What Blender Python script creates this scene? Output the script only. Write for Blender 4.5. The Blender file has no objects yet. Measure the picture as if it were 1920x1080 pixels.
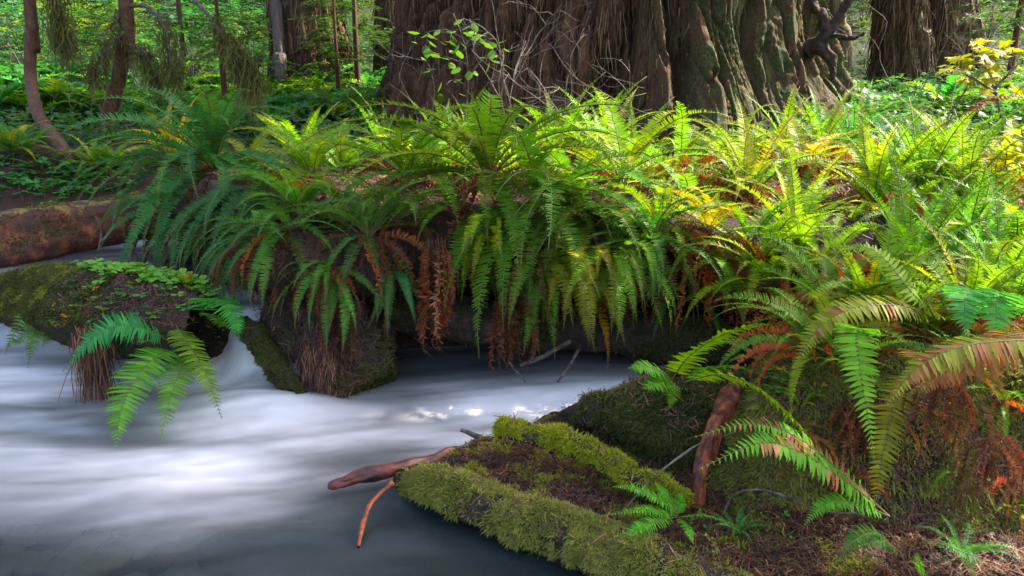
import bpy, math, random
import numpy as np
from mathutils import Vector, Matrix

rng = np.random.default_rng(7)
random.seed(7)
SC = bpy.context.scene
COL = SC.collection

# ------------------------------------------------------------------ camera
CAM_H, PITCH, FPX = 1.5, math.radians(15.3), 1493.0
cd = bpy.data.cameras.new('camera'); cam = bpy.data.objects.new('camera', cd); COL.objects.link(cam)
cam.location = (0, 0, CAM_H); cam.rotation_euler = (math.pi/2 - PITCH, 0, 0)
cd.sensor_width = 36; cd.lens = FPX/1920*36; cd.clip_start = 0.05; cd.clip_end = 500
SC.camera = cam
# ------------------------------------------------------------------ light
SUN_AZ, SUN_EL = math.radians(70), math.radians(45)      # azimuth from +Y towards +X
W = bpy.data.worlds.new('World'); SC.world = W; W.use_nodes = True
nt = W.node_tree; nt.nodes.clear()
sky = nt.nodes.new('ShaderNodeTexSky'); sky.sky_type = 'NISHITA'; sky.sun_disc = False
sky.sun_elevation = SUN_EL; sky.sun_rotation = SUN_AZ; sky.dust_density = 4.0; sky.ozone_density = .6
bg = nt.nodes.new('ShaderNodeBackground'); bg.inputs[1].default_value = 0.125
wo = nt.nodes.new('ShaderNodeOutputWorld')
nt.links.new(sky.outputs[0], bg.inputs[0]); nt.links.new(bg.outputs[0], wo.inputs[0])
sd = bpy.data.lights.new('sun', 'SUN'); sd.energy = 3.5; sd.angle = math.radians(0.6); sd.color = (1, .93, .80)
sun = bpy.data.objects.new('sun', sd); COL.objects.link(sun)
sv = Vector((math.sin(SUN_AZ)*math.cos(SUN_EL), math.cos(SUN_AZ)*math.cos(SUN_EL), math.sin(SUN_EL)))
sun.rotation_euler = sv.to_track_quat('Z', 'Y').to_euler(); sun.location = (6, 6, 12)
vs = SC.view_settings; vs.view_transform = 'Standard'; vs.look = 'None'; vs.exposure = 2.4; vs.gamma = 1
vs.use_curve_mapping = False
SC.render.engine = 'CYCLES'; SC.cycles.use_denoising = True
SC.cycles.max_bounces = 6; SC.cycles.transparent_max_bounces = 12
SC.cycles.diffuse_bounces = 3; SC.cycles.glossy_bounces = 2; SC.cycles.transmission_bounces = 3

# ------------------------------------------------------------------ pixel helpers (1920 x 1080 photograph)
_c, _s = math.cos(PITCH), math.sin(PITCH)
def ray(px, py):
    a = (px-960)/FPX; b = (540-py)/FPX
    return np.array((a, _c+b*_s, -_s+b*_c))
def PY(px, py, Y):
    r = ray(px, py); t = Y/r[1]; return np.array((r[0]*t, Y, CAM_H+r[2]*t))
def PZ(px, py, z):
    r = ray(px, py); t = (z-CAM_H)/r[2]; return np.array((r[0]*t, r[1]*t, z))

# ------------------------------------------------------------------ noise
def _h(i, j, k, s):
    n = (i*374761393 + j*668265263 + k*2147483647 + s*974634777) & 0xffffffff
    n = ((n ^ (n >> 13))*1274126177) & 0xffffffff
    return (n ^ (n >> 16))
_G = np.array([(1,1,0),(-1,1,0),(1,-1,0),(-1,-1,0),(1,0,1),(-1,0,1),(1,0,-1),(-1,0,-1),(0,1,1),(0,-1,1),(0,1,-1),(0,-1,-1),(1,1,0),(-1,1,0),(0,-1,1),(0,-1,-1)], float)
def perlin(x, y, z, seed=0):
    x, y, z = np.broadcast_arrays(np.asarray(x, float), np.asarray(y, float), np.asarray(z, float))
    xi, yi, zi = np.floor(x).astype(np.int64), np.floor(y).astype(np.int64), np.floor(z).astype(np.int64)
    xf, yf, zf = x-xi, y-yi, z-zi
    u, v, w = (t*t*t*(t*(t*6-15)+10) for t in (xf, yf, zf))
    def g(a, b, c):
        q = _G[_h(xi+a, yi+b, zi+c, seed) & 15]
        return q[..., 0]*(xf-a)+q[..., 1]*(yf-b)+q[..., 2]*(zf-c)
    L = lambda a, b, t: a+(b-a)*t
    return L(L(L(g(0,0,0), g(1,0,0), u), L(g(0,1,0), g(1,1,0), u), v), L(L(g(0,0,1), g(1,0,1), u), L(g(0,1,1), g(1,1,1), u), v), w)
def fbm(x, y, z, o=3, seed=0):
    r = 0; a = 1.0; f = 1.0
    for k in range(o):
        r = r+a*perlin(x*f, y*f, z*f, seed+k*17); a *= .5; f *= 2.03
    return r
def sstep(a, b, x):
    t = np.clip((x-a)/(b-a), 0, 1); return t*t*(3-2*t)
def norm(v):
    return v/np.maximum(np.linalg.norm(v, axis=-1, keepdims=True), 1e-9)

# ------------------------------------------------------------------ mesh helpers
def mesh(name, V, F, mats, smooth=True, mi=None, attrs=None):
    V = np.ascontiguousarray(V, np.float32); F = np.ascontiguousarray(F, np.int32)
    n, k = F.shape
    m = bpy.data.meshes.new(name)
    m.vertices.add(len(V)); m.vertices.foreach_set('co', V.ravel())
    m.loops.add(n*k); m.loops.foreach_set('vertex_index', F.ravel())
    m.polygons.add(n); m.polygons.foreach_set('loop_start', np.arange(0, n*k, k, dtype=np.int32))
    m.polygons.foreach_set('use_smooth', np.full(n, smooth, bool))
    for x in (mats if isinstance(mats, (list, tuple)) else [mats]): m.materials.append(x)
    if mi is not None: m.polygons.foreach_set('material_index', np.asarray(mi, np.int32))
    for an, av in (attrs or {}).items():
        a = m.attributes.new(an, 'FLOAT', 'POINT'); a.data.foreach_set('value', np.asarray(av, np.float32))
    m.update(calc_edges=True); m.validate()
    return m
def obj(name, me, parent=None, loc=(0,0,0), color=None):
    o = bpy.data.objects.new(name, me); COL.objects.link(o); o.location = loc
    if parent: o.parent = parent
    if color is not None: o.color = (*color[:3], color[3] if len(color) > 3 else 1.0)
    return o
def tag(o, label, cat, group=None):
    o['label'] = label; o['category'] = cat
    if group: o['group'] = group
    return o
def thing(name, loc, label, cat, group=None):
    return tag(obj(name, None, None, loc), label, cat, group)
def joinm(parts):
    V = []; F = []; k = 0
    for v, f in parts:
        V.append(v); F.append(f+k); k += len(v)
    return np.concatenate(V), np.concatenate(F)
def catmull(P, n):
    P = np.asarray(P, float)
    if len(P) == 2: P = np.array([P[0], (P[0]+P[1])/2, P[1]])
    Q = np.vstack([2*P[0]-P[1], P, 2*P[-1]-P[-2]])
    t = np.linspace(0, len(P)-1-1e-6, n); i = t.astype(int); f = (t-i)[:, None]
    a, b, c, d = Q[i], Q[i+1], Q[i+2], Q[i+3]
    return .5*((2*b)+(-a+c)*f+(2*a-5*b+4*c-d)*f*f+(-a+3*b-3*c+d)*f**3)
def tube(P, R, ns=8, cap=True, nz=0, nf=6, seed=0, stretch=.25):
    """quads round a path; nz noise depth with grain along the path"""
    P = np.asarray(P, float); n = len(P); R = np.broadcast_to(np.asarray(R, float), (n,))
    T = norm(np.gradient(P, axis=0))
    ref = np.array((0, 0, 1.)) if abs(T[:, 2]).mean() < .8 else np.array((0, 1., 0))
    S = norm(np.cross(T, ref)); U = np.cross(S, T)
    a = np.linspace(0, 2*math.pi, ns, endpoint=False)
    D = S[:, None]*np.cos(a)[None, :, None]+U[:, None]*np.sin(a)[None, :, None]
    r = R[:, None]*np.ones(ns)
    if nz:
        s = np.concatenate([[0], np.cumsum(np.linalg.norm(np.diff(P, axis=0), axis=1))])
        r = r+nz*fbm(np.cos(a)[None]*R.max()*nf, np.sin(a)[None]*R.max()*nf, s[:, None]*nf*stretch, 4, seed)
    V = (P[:, None]+D*r[..., None]).reshape(-1, 3)
    i = np.arange(n-1)[:, None]*ns; j = np.arange(ns)[None]; j2 = (j+1) % ns
    F = np.stack([i+j, i+ns+j, i+ns+j2, i+j2], -1).reshape(-1, 4)
    if cap:
        V = np.vstack([V, P[0], P[-1]]); k = n*ns; jj = np.arange(ns)
        F = np.vstack([F, np.stack([(jj+1) % ns, jj, np.full(ns, k), np.full(ns, k)], -1)[:, [0, 1, 2, 2]],
                       np.stack([k-ns+jj, k-ns+(jj+1) % ns, np.full(ns, k+1), np.full(ns, k+1)], -1)])
    return V, F
def tri(F):
    F = np.asarray(F)
    if F.shape[1] == 3: return F
    a = F[:, [0, 1, 2]]; b = F[:, [0, 2, 3]]; return np.vstack([a, b[(b[:, 1] != b[:, 2]) & (b[:, 0] != b[:, 2])]])

# ------------------------------------------------------------------ materials
def newmat(name):
    m = bpy.data.materials.new(name); m.use_nodes = True; t = m.node_tree; t.nodes.clear()
    return m, t
def N(t, kind, **kw):
    n = t.nodes.new(kind)
    for k, v in kw.items():
        if k.startswith('i_'):
            n.inputs[k[2:].replace('_', ' ')].default_value = v
        else: setattr(n, k, v)
    return n
def ramp(t, src, stops):
    r = t.nodes.new('ShaderNodeValToRGB'); e = r.color_ramp.elements
    while len(e) < len(stops): e.new(.5)
    for x, (p, c) in zip(e, stops): x.position = p; x.color = (*c, 1)
    t.links.new(src, r.inputs[0]); return r.outputs[0]
def noise(t, scale, detail=4, rough=.6, vec=None, dist=0):
    n = N(t, 'ShaderNodeTexNoise'); n.inputs['Scale'].default_value = scale; n.inputs['Detail'].default_value = detail
    n.inputs['Roughness'].default_value = rough; n.inputs['Distortion'].default_value = dist
    if vec is not None: t.links.new(vec, n.inputs['Vector'])
    return n.outputs[0]
def geo(t, scale=(1,1,1), space='Object'):
    c = N(t, 'ShaderNodeTexCoord'); m = N(t, 'ShaderNodeMapping'); m.inputs['Scale'].default_value = scale
    t.links.new(c.outputs[space], m.inputs[0]); return m.outputs[0]
def mix(t, f, a, b, blend='MIX'):
    m = N(t, 'ShaderNodeMix', data_type='RGBA', blend_type=blend)
    for s, v in ((m.inputs[0], f), (m.inputs[6], a), (m.inputs[7], b)):
        if isinstance(v, bpy.types.NodeSocket): t.links.new(v, s)
        else: s.default_value = v if not isinstance(v, tuple) else (*v[:3], 1)
    return m.outputs[2]
def mth(t, op, a, b=0.0, clamp=False):
    m = N(t, 'ShaderNodeMath', operation=op, use_clamp=clamp)
    for s, v in ((m.inputs[0], a), (m.inputs[1], b)):
        if isinstance(v, bpy.types.NodeSocket): t.links.new(v, s)
        else: s.default_value = v
    return m.outputs[0]
def finish(t, col, rough=.8, spec=.3, bump=None, bs=.3, bd=.02, trans=0, tcol=None, coat=0):
    p = N(t, 'ShaderNodeBsdfPrincipled'); p.inputs['Specular IOR Level'].default_value = spec
    for nm, v in (('Base Color', col), ('Roughness', rough)):
        if isinstance(v, bpy.types.NodeSocket): t.links.new(v, p.inputs[nm])
        else: p.inputs[nm].default_value = v if not isinstance(v, tuple) else (*v, 1)
    if bump is not None:
        b = N(t, 'ShaderNodeBump'); b.inputs['Strength'].default_value = bs; b.inputs['Distance'].default_value = bd
        t.links.new(bump, b.inputs['Height']); t.links.new(b.outputs[0], p.inputs['Normal'])
    out = p.outputs[0]
    if trans:
        tr = N(t, 'ShaderNodeBsdfTranslucent'); x = N(t, 'ShaderNodeMixShader'); x.inputs[0].default_value = trans
        t.links.new(tcol if tcol is not None else col, tr.inputs[0])
        t.links.new(p.outputs[0], x.inputs[1]); t.links.new(tr.outputs[0], x.inputs[2]); out = x.outputs[0]
    o = N(t, 'ShaderNodeOutputMaterial'); t.links.new(out, o.inputs[0]); return o
def attr(t, name):
    return N(t, 'ShaderNodeAttribute', attribute_name=name).outputs['Fac']

def leaf_material(name, rough=.5, trans=.42, spec=.2, tipc=(1.3, 1.15, .7), space='Object', nscale=6):
    m, t = newmat(name); oi = N(t, 'ShaderNodeObjectInfo')
    v = geo(t, space='Object'); va = N(t, 'ShaderNodeVectorMath', operation='ADD'); t.links.new(v, va.inputs[0]); t.links.new(N_rgb(t, mth(t, 'MULTIPLY', oi.outputs['Random'], 57.0)), va.inputs[1]); v = va.outputs[0]; nz = noise(t, nscale, 3, .6, v)
    base = mix(t, mth(t, 'MULTIPLY', nz, .9, True), oi.outputs['Color'], mix(t, 1.0, oi.outputs['Color'], tipc, 'MULTIPLY'))
    k = mth(t, 'ADD', mth(t, 'MULTIPLY', oi.outputs['Random'], .55), .72)
    base = mix(t, 1.0, base, N_rgb(t, k), 'MULTIPLY')
    br = noise(t, 14, 4, .7, v)
    f = mth(t, 'MULTIPLY', mth(t, 'SUBTRACT', br, mth(t, 'ADD', mth(t, 'MULTIPLY', oi.outputs['Alpha'], .5), .25)), 12, True)
    base = mix(t, f, base, mix(t, br, (.22, .06, .015), (.42, .17, .05)))
    tc = mix(t, 1.0, base, (1.45, 1.6, .7), 'MULTIPLY')
    finish(t, base, rough, spec, trans=trans, tcol=tc)
    return m
def N_rgb(t, v):
    c = N(t, 'ShaderNodeCombineColor')
    for i in range(3): t.links.new(v, c.inputs[i])
    return c.outputs[0]

M_frond = leaf_material('fern_frond')
M_leaf = leaf_material('broad_leaf', rough=.5, trans=.35)
M_dead = leaf_material('dead_frond', rough=.7, trans=.2, spec=.25, tipc=(1.7, 1.5, 1.4), nscale=18)
M_needle = leaf_material('needle_spray', rough=.55, trans=.3)
m, t = newmat('fern_stalk'); finish(t, mix(t, noise(t, 5), (.16, .16, .03), (.09, .05, .02)), .5, .4); M_stalk = m
m, t = newmat('dead_stalk'); finish(t, (.10, .045, .022), .7, .2); M_dstalk = m

def moss_material(name, a, b, c):
    m, t = newmat(name); n1 = noise(t, 3.5, 4, .65, geo(t)); n2 = noise(t, 60, 2, .6, geo(t))
    col = mix(t, n2, ramp(t, n1, [(.3, a), (.52, b), (.72, c)]), (.9*c[0], .9*c[1], .8*c[2]))
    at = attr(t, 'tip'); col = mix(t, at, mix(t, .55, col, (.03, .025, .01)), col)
    finish(t, col, .75, .2, trans=.25); return m
M_moss = moss_material('log_moss', (.11, .125, .02), (.29, .30, .045), (.45, .42, .10))
M_mossb = moss_material('bright_moss', (.19, .24, .012), (.37, .41, .015), (.48, .46, .03))
M_mossd = moss_material('dark_moss', (.035, .05, .012), (.075, .10, .02), (.15, .16, .035))
M_hang = moss_material('hanging_moss', (.05, .06, .014), (.11, .12, .026), (.22, .20, .05))

def bark_material(name, dark, mid, light, zs=.12, sc=9, moss=None, bd=.03):
    m, t = newmat(name); v = geo(t, (1, 1, zs)); n1 = noise(t, sc, 8, .68, v, .6); n2 = noise(t, sc*4, 5, .7, v)
    n3 = noise(t, 1.1, 3, .5, geo(t))
    col = mix(t, n3, ramp(t, n1, [(.32, dark), (.5, mid), (.66, light)]), ramp(t, n2, [(.3, dark), (.7, mid)]))
    if moss is not None:
        ma = mth(t, 'MULTIPLY', attr(t, 'moss'), mth(t, 'MULTIPLY', mth(t, 'SUBTRACT', noise(t, 7, 6, .7, geo(t, (1, 1, .45))), .34), 4.5, True))
        col = mix(t, ma, col, ramp(t, noise(t, 40, 3, .7, geo(t)), [(.35, moss[0]), (.55, moss[1]), (.75, moss[2])]))
    h = mth(t, 'ADD', n1, mth(t, 'MULTIPLY', n2, .4))
    finish(t, col, .85, .25, bump=h, bs=.9, bd=bd); return m
M_red = bark_material('redwood_bark', (.012, .007, .006), (.115, .044, .022), (.25, .125, .068), .14, 9, ((.016, .022, .008), (.055, .07, .018), (.13, .15, .035)), .05)
M_redfar = bark_material('far_redwood_bark', (.03, .013, .010), (.12, .05, .03), (.24, .12, .075), .08, 6)
m, t = newmat('bark_fibre'); finish(t, mix(t, noise(t, 1.3, 3, .5, geo(t)), ramp(t, attr(t, 'tone'), [(0, (.03, .014, .01)), (.5, (.12, .052, .028)), (1, (.24, .13, .08))]), ramp(t, attr(t, 'tone'), [(0, (.03, .026, .016)), (.5, (.09, .065, .036)), (1, (.20, .16, .09))])), .85, .2); M_fibre = m
M_grey = bark_material('grey_bark', (.05, .035, .03), (.13, .095, .085), (.22, .17, .155), .1, 12)
M_sap = bark_material('young_tree_bark', (.035, .018, .012), (.13, .06, .035), (.22, .12, .06), .6, 16, bd=.008)
M_fib = bark_material('fibrous_bark', (.03, .02, .012), (.13, .10, .05), (.32, .26, .14), .05, 9)
M_log = bark_material('wet_log', (.012, .009, .008), (.05, .032, .022), (.13, .085, .055), .6, 9, bd=.01)
m, t = newmat('rust_log'); n1 = noise(t, 9, 6, .65, geo(t)); v = N(t, 'ShaderNodeNewGeometry').outputs['Normal']
sx = N(t, 'ShaderNodeSeparateXYZ'); t.links.new(v, sx.inputs[0])
c = ramp(t, n1, [(.34, (.014, .008, .007)), (.52, (.055, .018, .012)), (.68, (.19, .055, .025))])
c = mix(t, mth(t, 'MULTIPLY', mth(t, 'SUBTRACT', mth(t, 'ADD', mth(t, 'MULTIPLY', sx.outputs[2], .5), mth(t, 'MULTIPLY', n1, .9)), .86), 4, True), c, (.22, .17, .02))
finish(t, c, .7, .35, bump=n1, bs=.6, bd=.02); M_rust = m
m, t = newmat('orange_wood'); n1 = noise(t, 22, 6, .7, geo(t, (1, 1, .4)))
finish(t, ramp(t, n1, [(.38, (.025, .008, .006)), (.5, (.17, .032, .012)), (.66, (.45, .13, .03))]), .6, .4, bump=n1, bs=.7, bd=.008); M_orange = m
m, t = newmat('red_wood'); n1 = noise(t, 20, 6, .7, geo(t, (.5, 1, 1)))
finish(t, ramp(t, n1, [(.36, (.015, .006, .006)), (.5, (.10, .022, .016)), (.7, (.26, .06, .035))]), .4, .5, bump=n1, bs=.7, bd=.008); M_redw = m
m, t = newmat('twig'); n1 = noise(t, 30, 3, .6, geo(t)); finish(t, ramp(t, n1, [(.35, (.035, .022, .018)), (.65, (.17, .13, .11))]), .7, .3); M_twig = m
m, t = newmat('pale_twig'); n1 = noise(t, 20, 3, .6, geo(t)); finish(t, ramp(t, n1, [(.35, (.08, .06, .05)), (.65, (.24, .19, .155))]), .7, .3); M_pale = m
m, t = newmat('forest_soil')
n1 = noise(t, 5, 6, .7, geo(t)); n2 = noise(t, 45, 5, .7, geo(t))
c = mix(t, n2, ramp(t, n1, [(.3, (.012, .008, .007)), (.5, (.045, .024, .017)), (.7, (.10, .045, .022))]), (.05, .028, .02))
gm = mth(t, 'MULTIPLY', attr(t, 'green'), mth(t, 'ADD', mth(t, 'MULTIPLY', n2, .6), .5), True)
c = mix(t, gm, c, ramp(t, noise(t, 9, 5, .7, geo(t)), [(.3, (.012, .018, .008)), (.55, (.028, .045, .014)), (.75, (.05, .07, .018))]))
finish(t, c, .85, .25, bump=mth(t, 'ADD', n1, n2), bs=1, bd=.03); M_soil = m
m, t = newmat('needle_litter'); oi = attr(t, 'tone')
finish(t, ramp(t, oi, [(0, (.03, .016, .012)), (.35, (.10, .038, .022)), (.7, (.22, .085, .035)), (1, (.40, .20, .09))]), .6, .35); M_litter = m
m, t = newmat('stream_bed'); n1 = noise(t, 6, 5, .6, geo(t)); finish(t, ramp(t, n1, [(.35, (.05, .05, .035)), (.65, (.16, .13, .08))]), .8); M_bed = m
m, t = newmat('river_stone'); n1 = noise(t, 9, 5, .6, geo(t)); oi = N(t, 'ShaderNodeObjectInfo')
finish(t, mix(t, n1, mix(t, oi.outputs['Random'], (.13, .075, .03), (.05, .08, .04)), (.12, .10, .07)), .6); M_stone = m

# water: clear dark water and long-drawn pale foam
m, t = newmat('stream_water')
fo = attr(t, 'foam')
body = N(t, 'ShaderNodeBsdfPrincipled'); body.inputs['Roughness'].default_value = .22; body.inputs['Base Color'].default_value = (.022, .032, .032, 1)
body.inputs['Specular IOR Level'].default_value = .5
tp = N(t, 'ShaderNodeBsdfTransparent'); tp.inputs[0].default_value = (.62, .72, .68, 1)
clear = N(t, 'ShaderNodeMixShader'); t.links.new(attr(t, 'clear'), clear.inputs[0]); t.links.new(body.outputs[0], clear.inputs[1]); t.links.new(tp.outputs[0], clear.inputs[2])
fm = N(t, 'ShaderNodeBsdfPrincipled'); fm.inputs['Roughness'].default_value = .5
fm.inputs['Base Color'].default_value = (.76, .72, .72, 1); fm.inputs['Specular IOR Level'].default_value = .3
fx = N(t, 'ShaderNodeMixShader'); t.links.new(fo, fx.inputs[0]); t.links.new(clear.outputs[0], fx.inputs[1]); t.links.new(fm.outputs[0], fx.inputs[2])
o = N(t, 'ShaderNodeOutputMaterial'); t.links.new(fx.outputs[0], o.inputs[0]); M_water = m

# ------------------------------------------------------------------ terrain
FAR = np.array([(1.9, 3.88), (1.6, 3.93), (.67, 3.92), (.1, 3.97), (-.45, 3.93), (-.72, 3.78), (-.9, 3.68), (-1.08, 3.64), (-1.28, 3.85), (-1.55, 4.25), (-2.0, 4.95), (-2.45, 5.5), (-2.85, 5.85)])
NEAR = np.array([(-3.3, 5.75), (-4.2, 5.3), (-5.2, 4.7), (-5.8, 3.9), (-6.2, 2), (-6.2, -2.5), (1.3, -2.5), (1.0, 1.2), (.30, 2.02), (-.18, 2.5), (-.42, 2.74), (-.2, 2.98), (.1, 3.2), (.35, 3.34), (.7, 3.48), (1.2, 3.6), (1.9, 3.72)])
POLY = np.vstack([FAR, NEAR]); NFAR = len(FAR)-1
def stream_dist(x, y):
    """signed distance to the stream (positive on land), and whether the nearest edge is the far bank"""
    P = POLY; Q = np.roll(P, -1, 0); best = np.full(x.shape, 1e9); bi = np.zeros(x.shape, int); ins = np.zeros(x.shape, bool)
    for k in range(len(P)):
        a, b = P[k], Q[k]; d = b-a
        t = np.clip(((x-a[0])*d[0]+(y-a[1])*d[1])/(d@d), 0, 1)
        q = np.hypot(x-a[0]-t*d[0], y-a[1]-t*d[1]); w = q < best; best = np.where(w, q, best); bi = np.where(w, k, bi)
        c = ((a[1] > y) != (b[1] > y)); xx = a[0]+(y-a[1])/(d[1] if abs(d[1]) > 1e-9 else 1e-9)*d[0]
        ins ^= c & (x < xx)
    return np.where(ins, -best, best), bi < NFAR
def T(x, y):
    x = np.asarray(x, float); y = np.asarray(y, float)
    d, far = stream_dist(x, y)
    top = .72+.06*sstep(0, 1.5, d)+.085*np.clip(y-8.5, 0, 8)+.34*np.clip(y-16, 0, 60)+.10*np.clip(-x-4.5, 0, 10)*sstep(5, 9, y)+.03*np.clip(x-2.5, 0, 10)
    top = top+.07*fbm(x*.9, y*.9, 0, 3, 3)
    hf = -.1+(top+.1)*sstep(.22, .55, d)
    # near bank: low flat by the log, then a mossy step up to the right
    fy = np.interp(x, [-.5, .3, .62, .85, 1.4, 3], [3.9, 3.1, 2.72, 2.40, 2.30, 2.2])
    up = sstep(-.08, .20, (y-fy))*sstep(.35, .9, x+.35*(y-2.6))
    dip = 1-.45*sstep(.5, .0, d)*sstep(2.9, 3.3, y)
    hn = (.085+.02*fbm(x*5, y*5, 0, 2, 9))*sstep(0, .15, d)+up*(.15+.33*sstep(.6, 1.0, x-.5*(y-2.45))+.07*fbm(x*2.2, y*2.2, 0, 3, 5)+.05*fbm(x*7, y*7, 0, 3, 15))*dip
    hn = hn+up*.16*sstep(3.2, 4.6, y)
    left = .35+.5*sstep(0, 1.2, d)+.12*np.clip(-x-4.5, 0, 10)
    hn = np.where(x < -2.5, left*sstep(0, .4, d), hn)
    wb = sstep(7, 9, y); hn = hn*(1-wb)+top*wb*sstep(0, .4, d)
    far_w = sstep(3.55, 4.1, y-.0*x)*sstep(1.2, 2.0, x)
    h = np.where(far, hf, hn*(1-far_w)+far_w*np.maximum(hn, .66+.06*(y-4)))
    h = h+.025*fbm(x*4, y*4, 0, 3, 21)*sstep(.1, .6, d)
    return np.where(d <= 0, np.maximum(-.34, -.02+d*1.2)+.02*fbm(x*4, y*4, 0, 2, 2), h)
def Ts(x, y): return float(T(np.array([x]), np.array([y]))[0])
def hit(px, py):
    """where the ray of a photograph pixel meets the ground"""
    r = ray(px, py); t = np.linspace(1.6, 40, 4000); p = r[None]*t[:, None]+np.array((0, 0, CAM_H))
    z = T(p[:, 0], p[:, 1]); i = np.argmax(p[:, 2] < np.maximum(z, 0)); return np.array((p[i, 0], p[i, 1], max(z[i], 0)))

def axis(lo, hi, c, s0, g):
    a = [0.]; s = s0
    while a[-1] < hi-c: a.append(a[-1]+s); s = s*g if a[-1] > 3.2 else s
    b = [0.]; s = s0
    while b[-1] < c-lo: b.append(b[-1]+s); s = s*g if b[-1] > 3.2 else s
    return np.array(sorted([c+v for v in a]+[c-v for v in b[1:]]))
gx = axis(-90, 90, 0, .045, 1.09); gy = axis(-12, 110, 3.6, .045, 1.07)
X, Y = np.meshgrid(gx, gy); Z = T(X, Y)
nx, ny = len(gx), len(gy); i = (np.arange(ny-1)[:, None]*nx+np.arange(nx-1)).ravel()
F = np.stack([i, i+1, i+nx+1, i+nx], -1)
dd, _ = stream_dist(X.ravel(), Y.ravel())
green = sstep(7, 10, Y.ravel())*.9+.55*sstep(-4, -5.5, X.ravel())+.35*sstep(.9, 1.3, X.ravel())*sstep(3.2, 2.2, Y.ravel())
g = obj('ground', mesh('ground', np.stack([X, Y, Z], -1).reshape(-1, 3), F, M_soil, attrs={'green': np.clip(green, 0, 1)})); g['kind'] = 'structure'

# the far bank: an undercut face of soil with an overhanging lip
E = catmull(FAR[:12], 300); Tn = norm(np.gradient(E, axis=0)); Nn = np.stack([-Tn[:, 1], Tn[:, 0]], -1)
if (Nn[40] @ np.array((0, 1.))) < 0: Nn = -Nn
prof = catmull([(.75, .70), (.35, .77), (.12, .74), (-.04, .66), (-.07, .55), (0, .44), (.14, .34), (.26, .2), (.31, .04), (.30, -.25)], 44)
K = len(prof); al = np.arange(300)*.02
V = np.zeros((300, K, 3)); off = prof[None, :, 0]+.10*fbm(al[:, None]*2.2, prof[None, :, 1]*3, 0, 4, 31)+.03*fbm(al[:, None]*14, prof[None, :, 1]*10, 0, 3, 8)
V[..., :2] = E[:, None]+Nn[:, None]*off[..., None]; V[..., 2] = prof[None, :, 1]+.05*fbm(al[:, None]*2, prof[None, :, 0]*3, 5, 3, 12)
i = (np.arange(299)[:, None]*K+np.arange(K-1)).ravel(); F = np.stack([i, i+1, i+K+1, i+K], -1)
BANK_V = V
b = obj('stream_bank', mesh('stream_bank', V.reshape(-1, 3), F, M_soil, attrs={'green': np.zeros(300*K)})); b['kind'] = 'structure'

# ------------------------------------------------------------------ water
DAM = np.array([(-6.5, 5.2), (-3.3, 4.62), (-2.6, 4.40), (-2.1, 4.28), (-1.62, 4.12), (-1.44, 3.98), (-1.34, 3.88), (-1.2, 3.86), (-1.0, 3.84), (-.95, 4.6), (-.9, 9.0)])
def foam_points():
    L = [(100,640,.8),(50,720,.75),(20,660,.7),(250,745,.45),(150,800,.35),(60,800,.6),(300,900,.86),(200,870,.8),(60,870,.6),(400,880,.9),(600,800,.85),(560,765,1),(450,690,1),(480,650,1),(520,725,.75),(560,705,.3),(620,735,.5),(650,745,.3),(700,765,.6),
         (620,830,.8),(500,800,.7),(800,785,.42),(780,740,.35),(850,762,.65),(900,735,.95),(1000,722,.8),(1100,722,1),(1180,735,.95),(800,700,.3),(740,695,.12),(950,690,.25),(870,700,.4),(1050,690,.5),(760,835,.6),(850,815,.9),(680,855,.22),(720,825,.4),(600,900,.55),(500,950,.5),(650,950,.22),(750,950,.06),(850,1040,.04),(700,1050,.1),
         (600,1020,.22),(400,1040,.2),(500,1060,.16),(300,1000,.36),(100,1000,.22),(50,1060,.06),(200,1060,.12),(0,930,.5),(150,935,.62),(950,775,1),(880,770,.9),(760,790,.55),(1050,745,1),(980,740,.95),(660,795,.85),(600,770,1),(540,790,.9),(470,770,.9),(1000,770,1),(960,820,1),(400,960,.55),(220,960,.5),(-200,900,.5),(-300,700,.6),(1300,690,.5),(1500,690,.3)]
    P = np.array([[*PZ(a, b, 0)[:2], v] for a, b, v in L])
    U = np.array([[*PZ(a, b, .3)[:2], v] for a, b, v in [(350,490,.10),(240,462,.6),(300,472,.25),(200,492,.25),(420,570,.5),(400,540,.15),(430,600,.9),(460,610,1),(150,480,.2),(300,440,.2),(-100,560,.4),(0,540,.5)]])
    return np.vstack([P, U])
FP = foam_points()
x = np.arange(-6.4, 2.2, .03); y = np.arange(-1.5, 8.2, .03); X, Y = np.meshgrid(x, y)
dist, _ = stream_dist(X, Y); 
sy = np.interp(X, DAM[:, 0], DAM[:, 1]); up = Y-sy
step = sstep(-.30, .06, up)
wx = X+.10*fbm(X*.9, Y*.9, 0, 2, 41); wy = Y+.07*fbm(X*.9, Y*.9, 7, 2, 42)
st = fbm(wx*1.1+wy*.25, wy*4.2-wx*1.0, 0, 4, 43)
z = .31*step+.012*fbm(wx*1.3, wy*4, 1, 3, 44)*1.0+.05*np.exp(-(((X+1.2)/.35)**2+((Y-3.45)/.14)**2))+.035*np.exp(-(((X-.55)/.4)**2+((Y-3.6)/.12)**2))
a = math.radians(-8); ca, sa = math.cos(a), math.sin(a)
num = np.zeros(X.shape); den = np.zeros(X.shape)+1e-9
for px, py, v in FP:
    dx, dy = wx-px, wy-py; e = (dx*ca+dy*sa)/.30; n = (-dx*sa+dy*ca)/.115
    w = np.exp(-np.minimum(e*e+n*n, 60))+1e-4/(1+(dx*dx+dy*dy)**2); num += w*v; den += w
foam = num/den
st2 = fbm(wx*1.6+wy*.4, wy*17-wx*3.2, 3, 3, 47)
foam = np.clip(foam*(1+.24*st+.13*st2)+.07*st+.02*st2, 0, 1)
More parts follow.
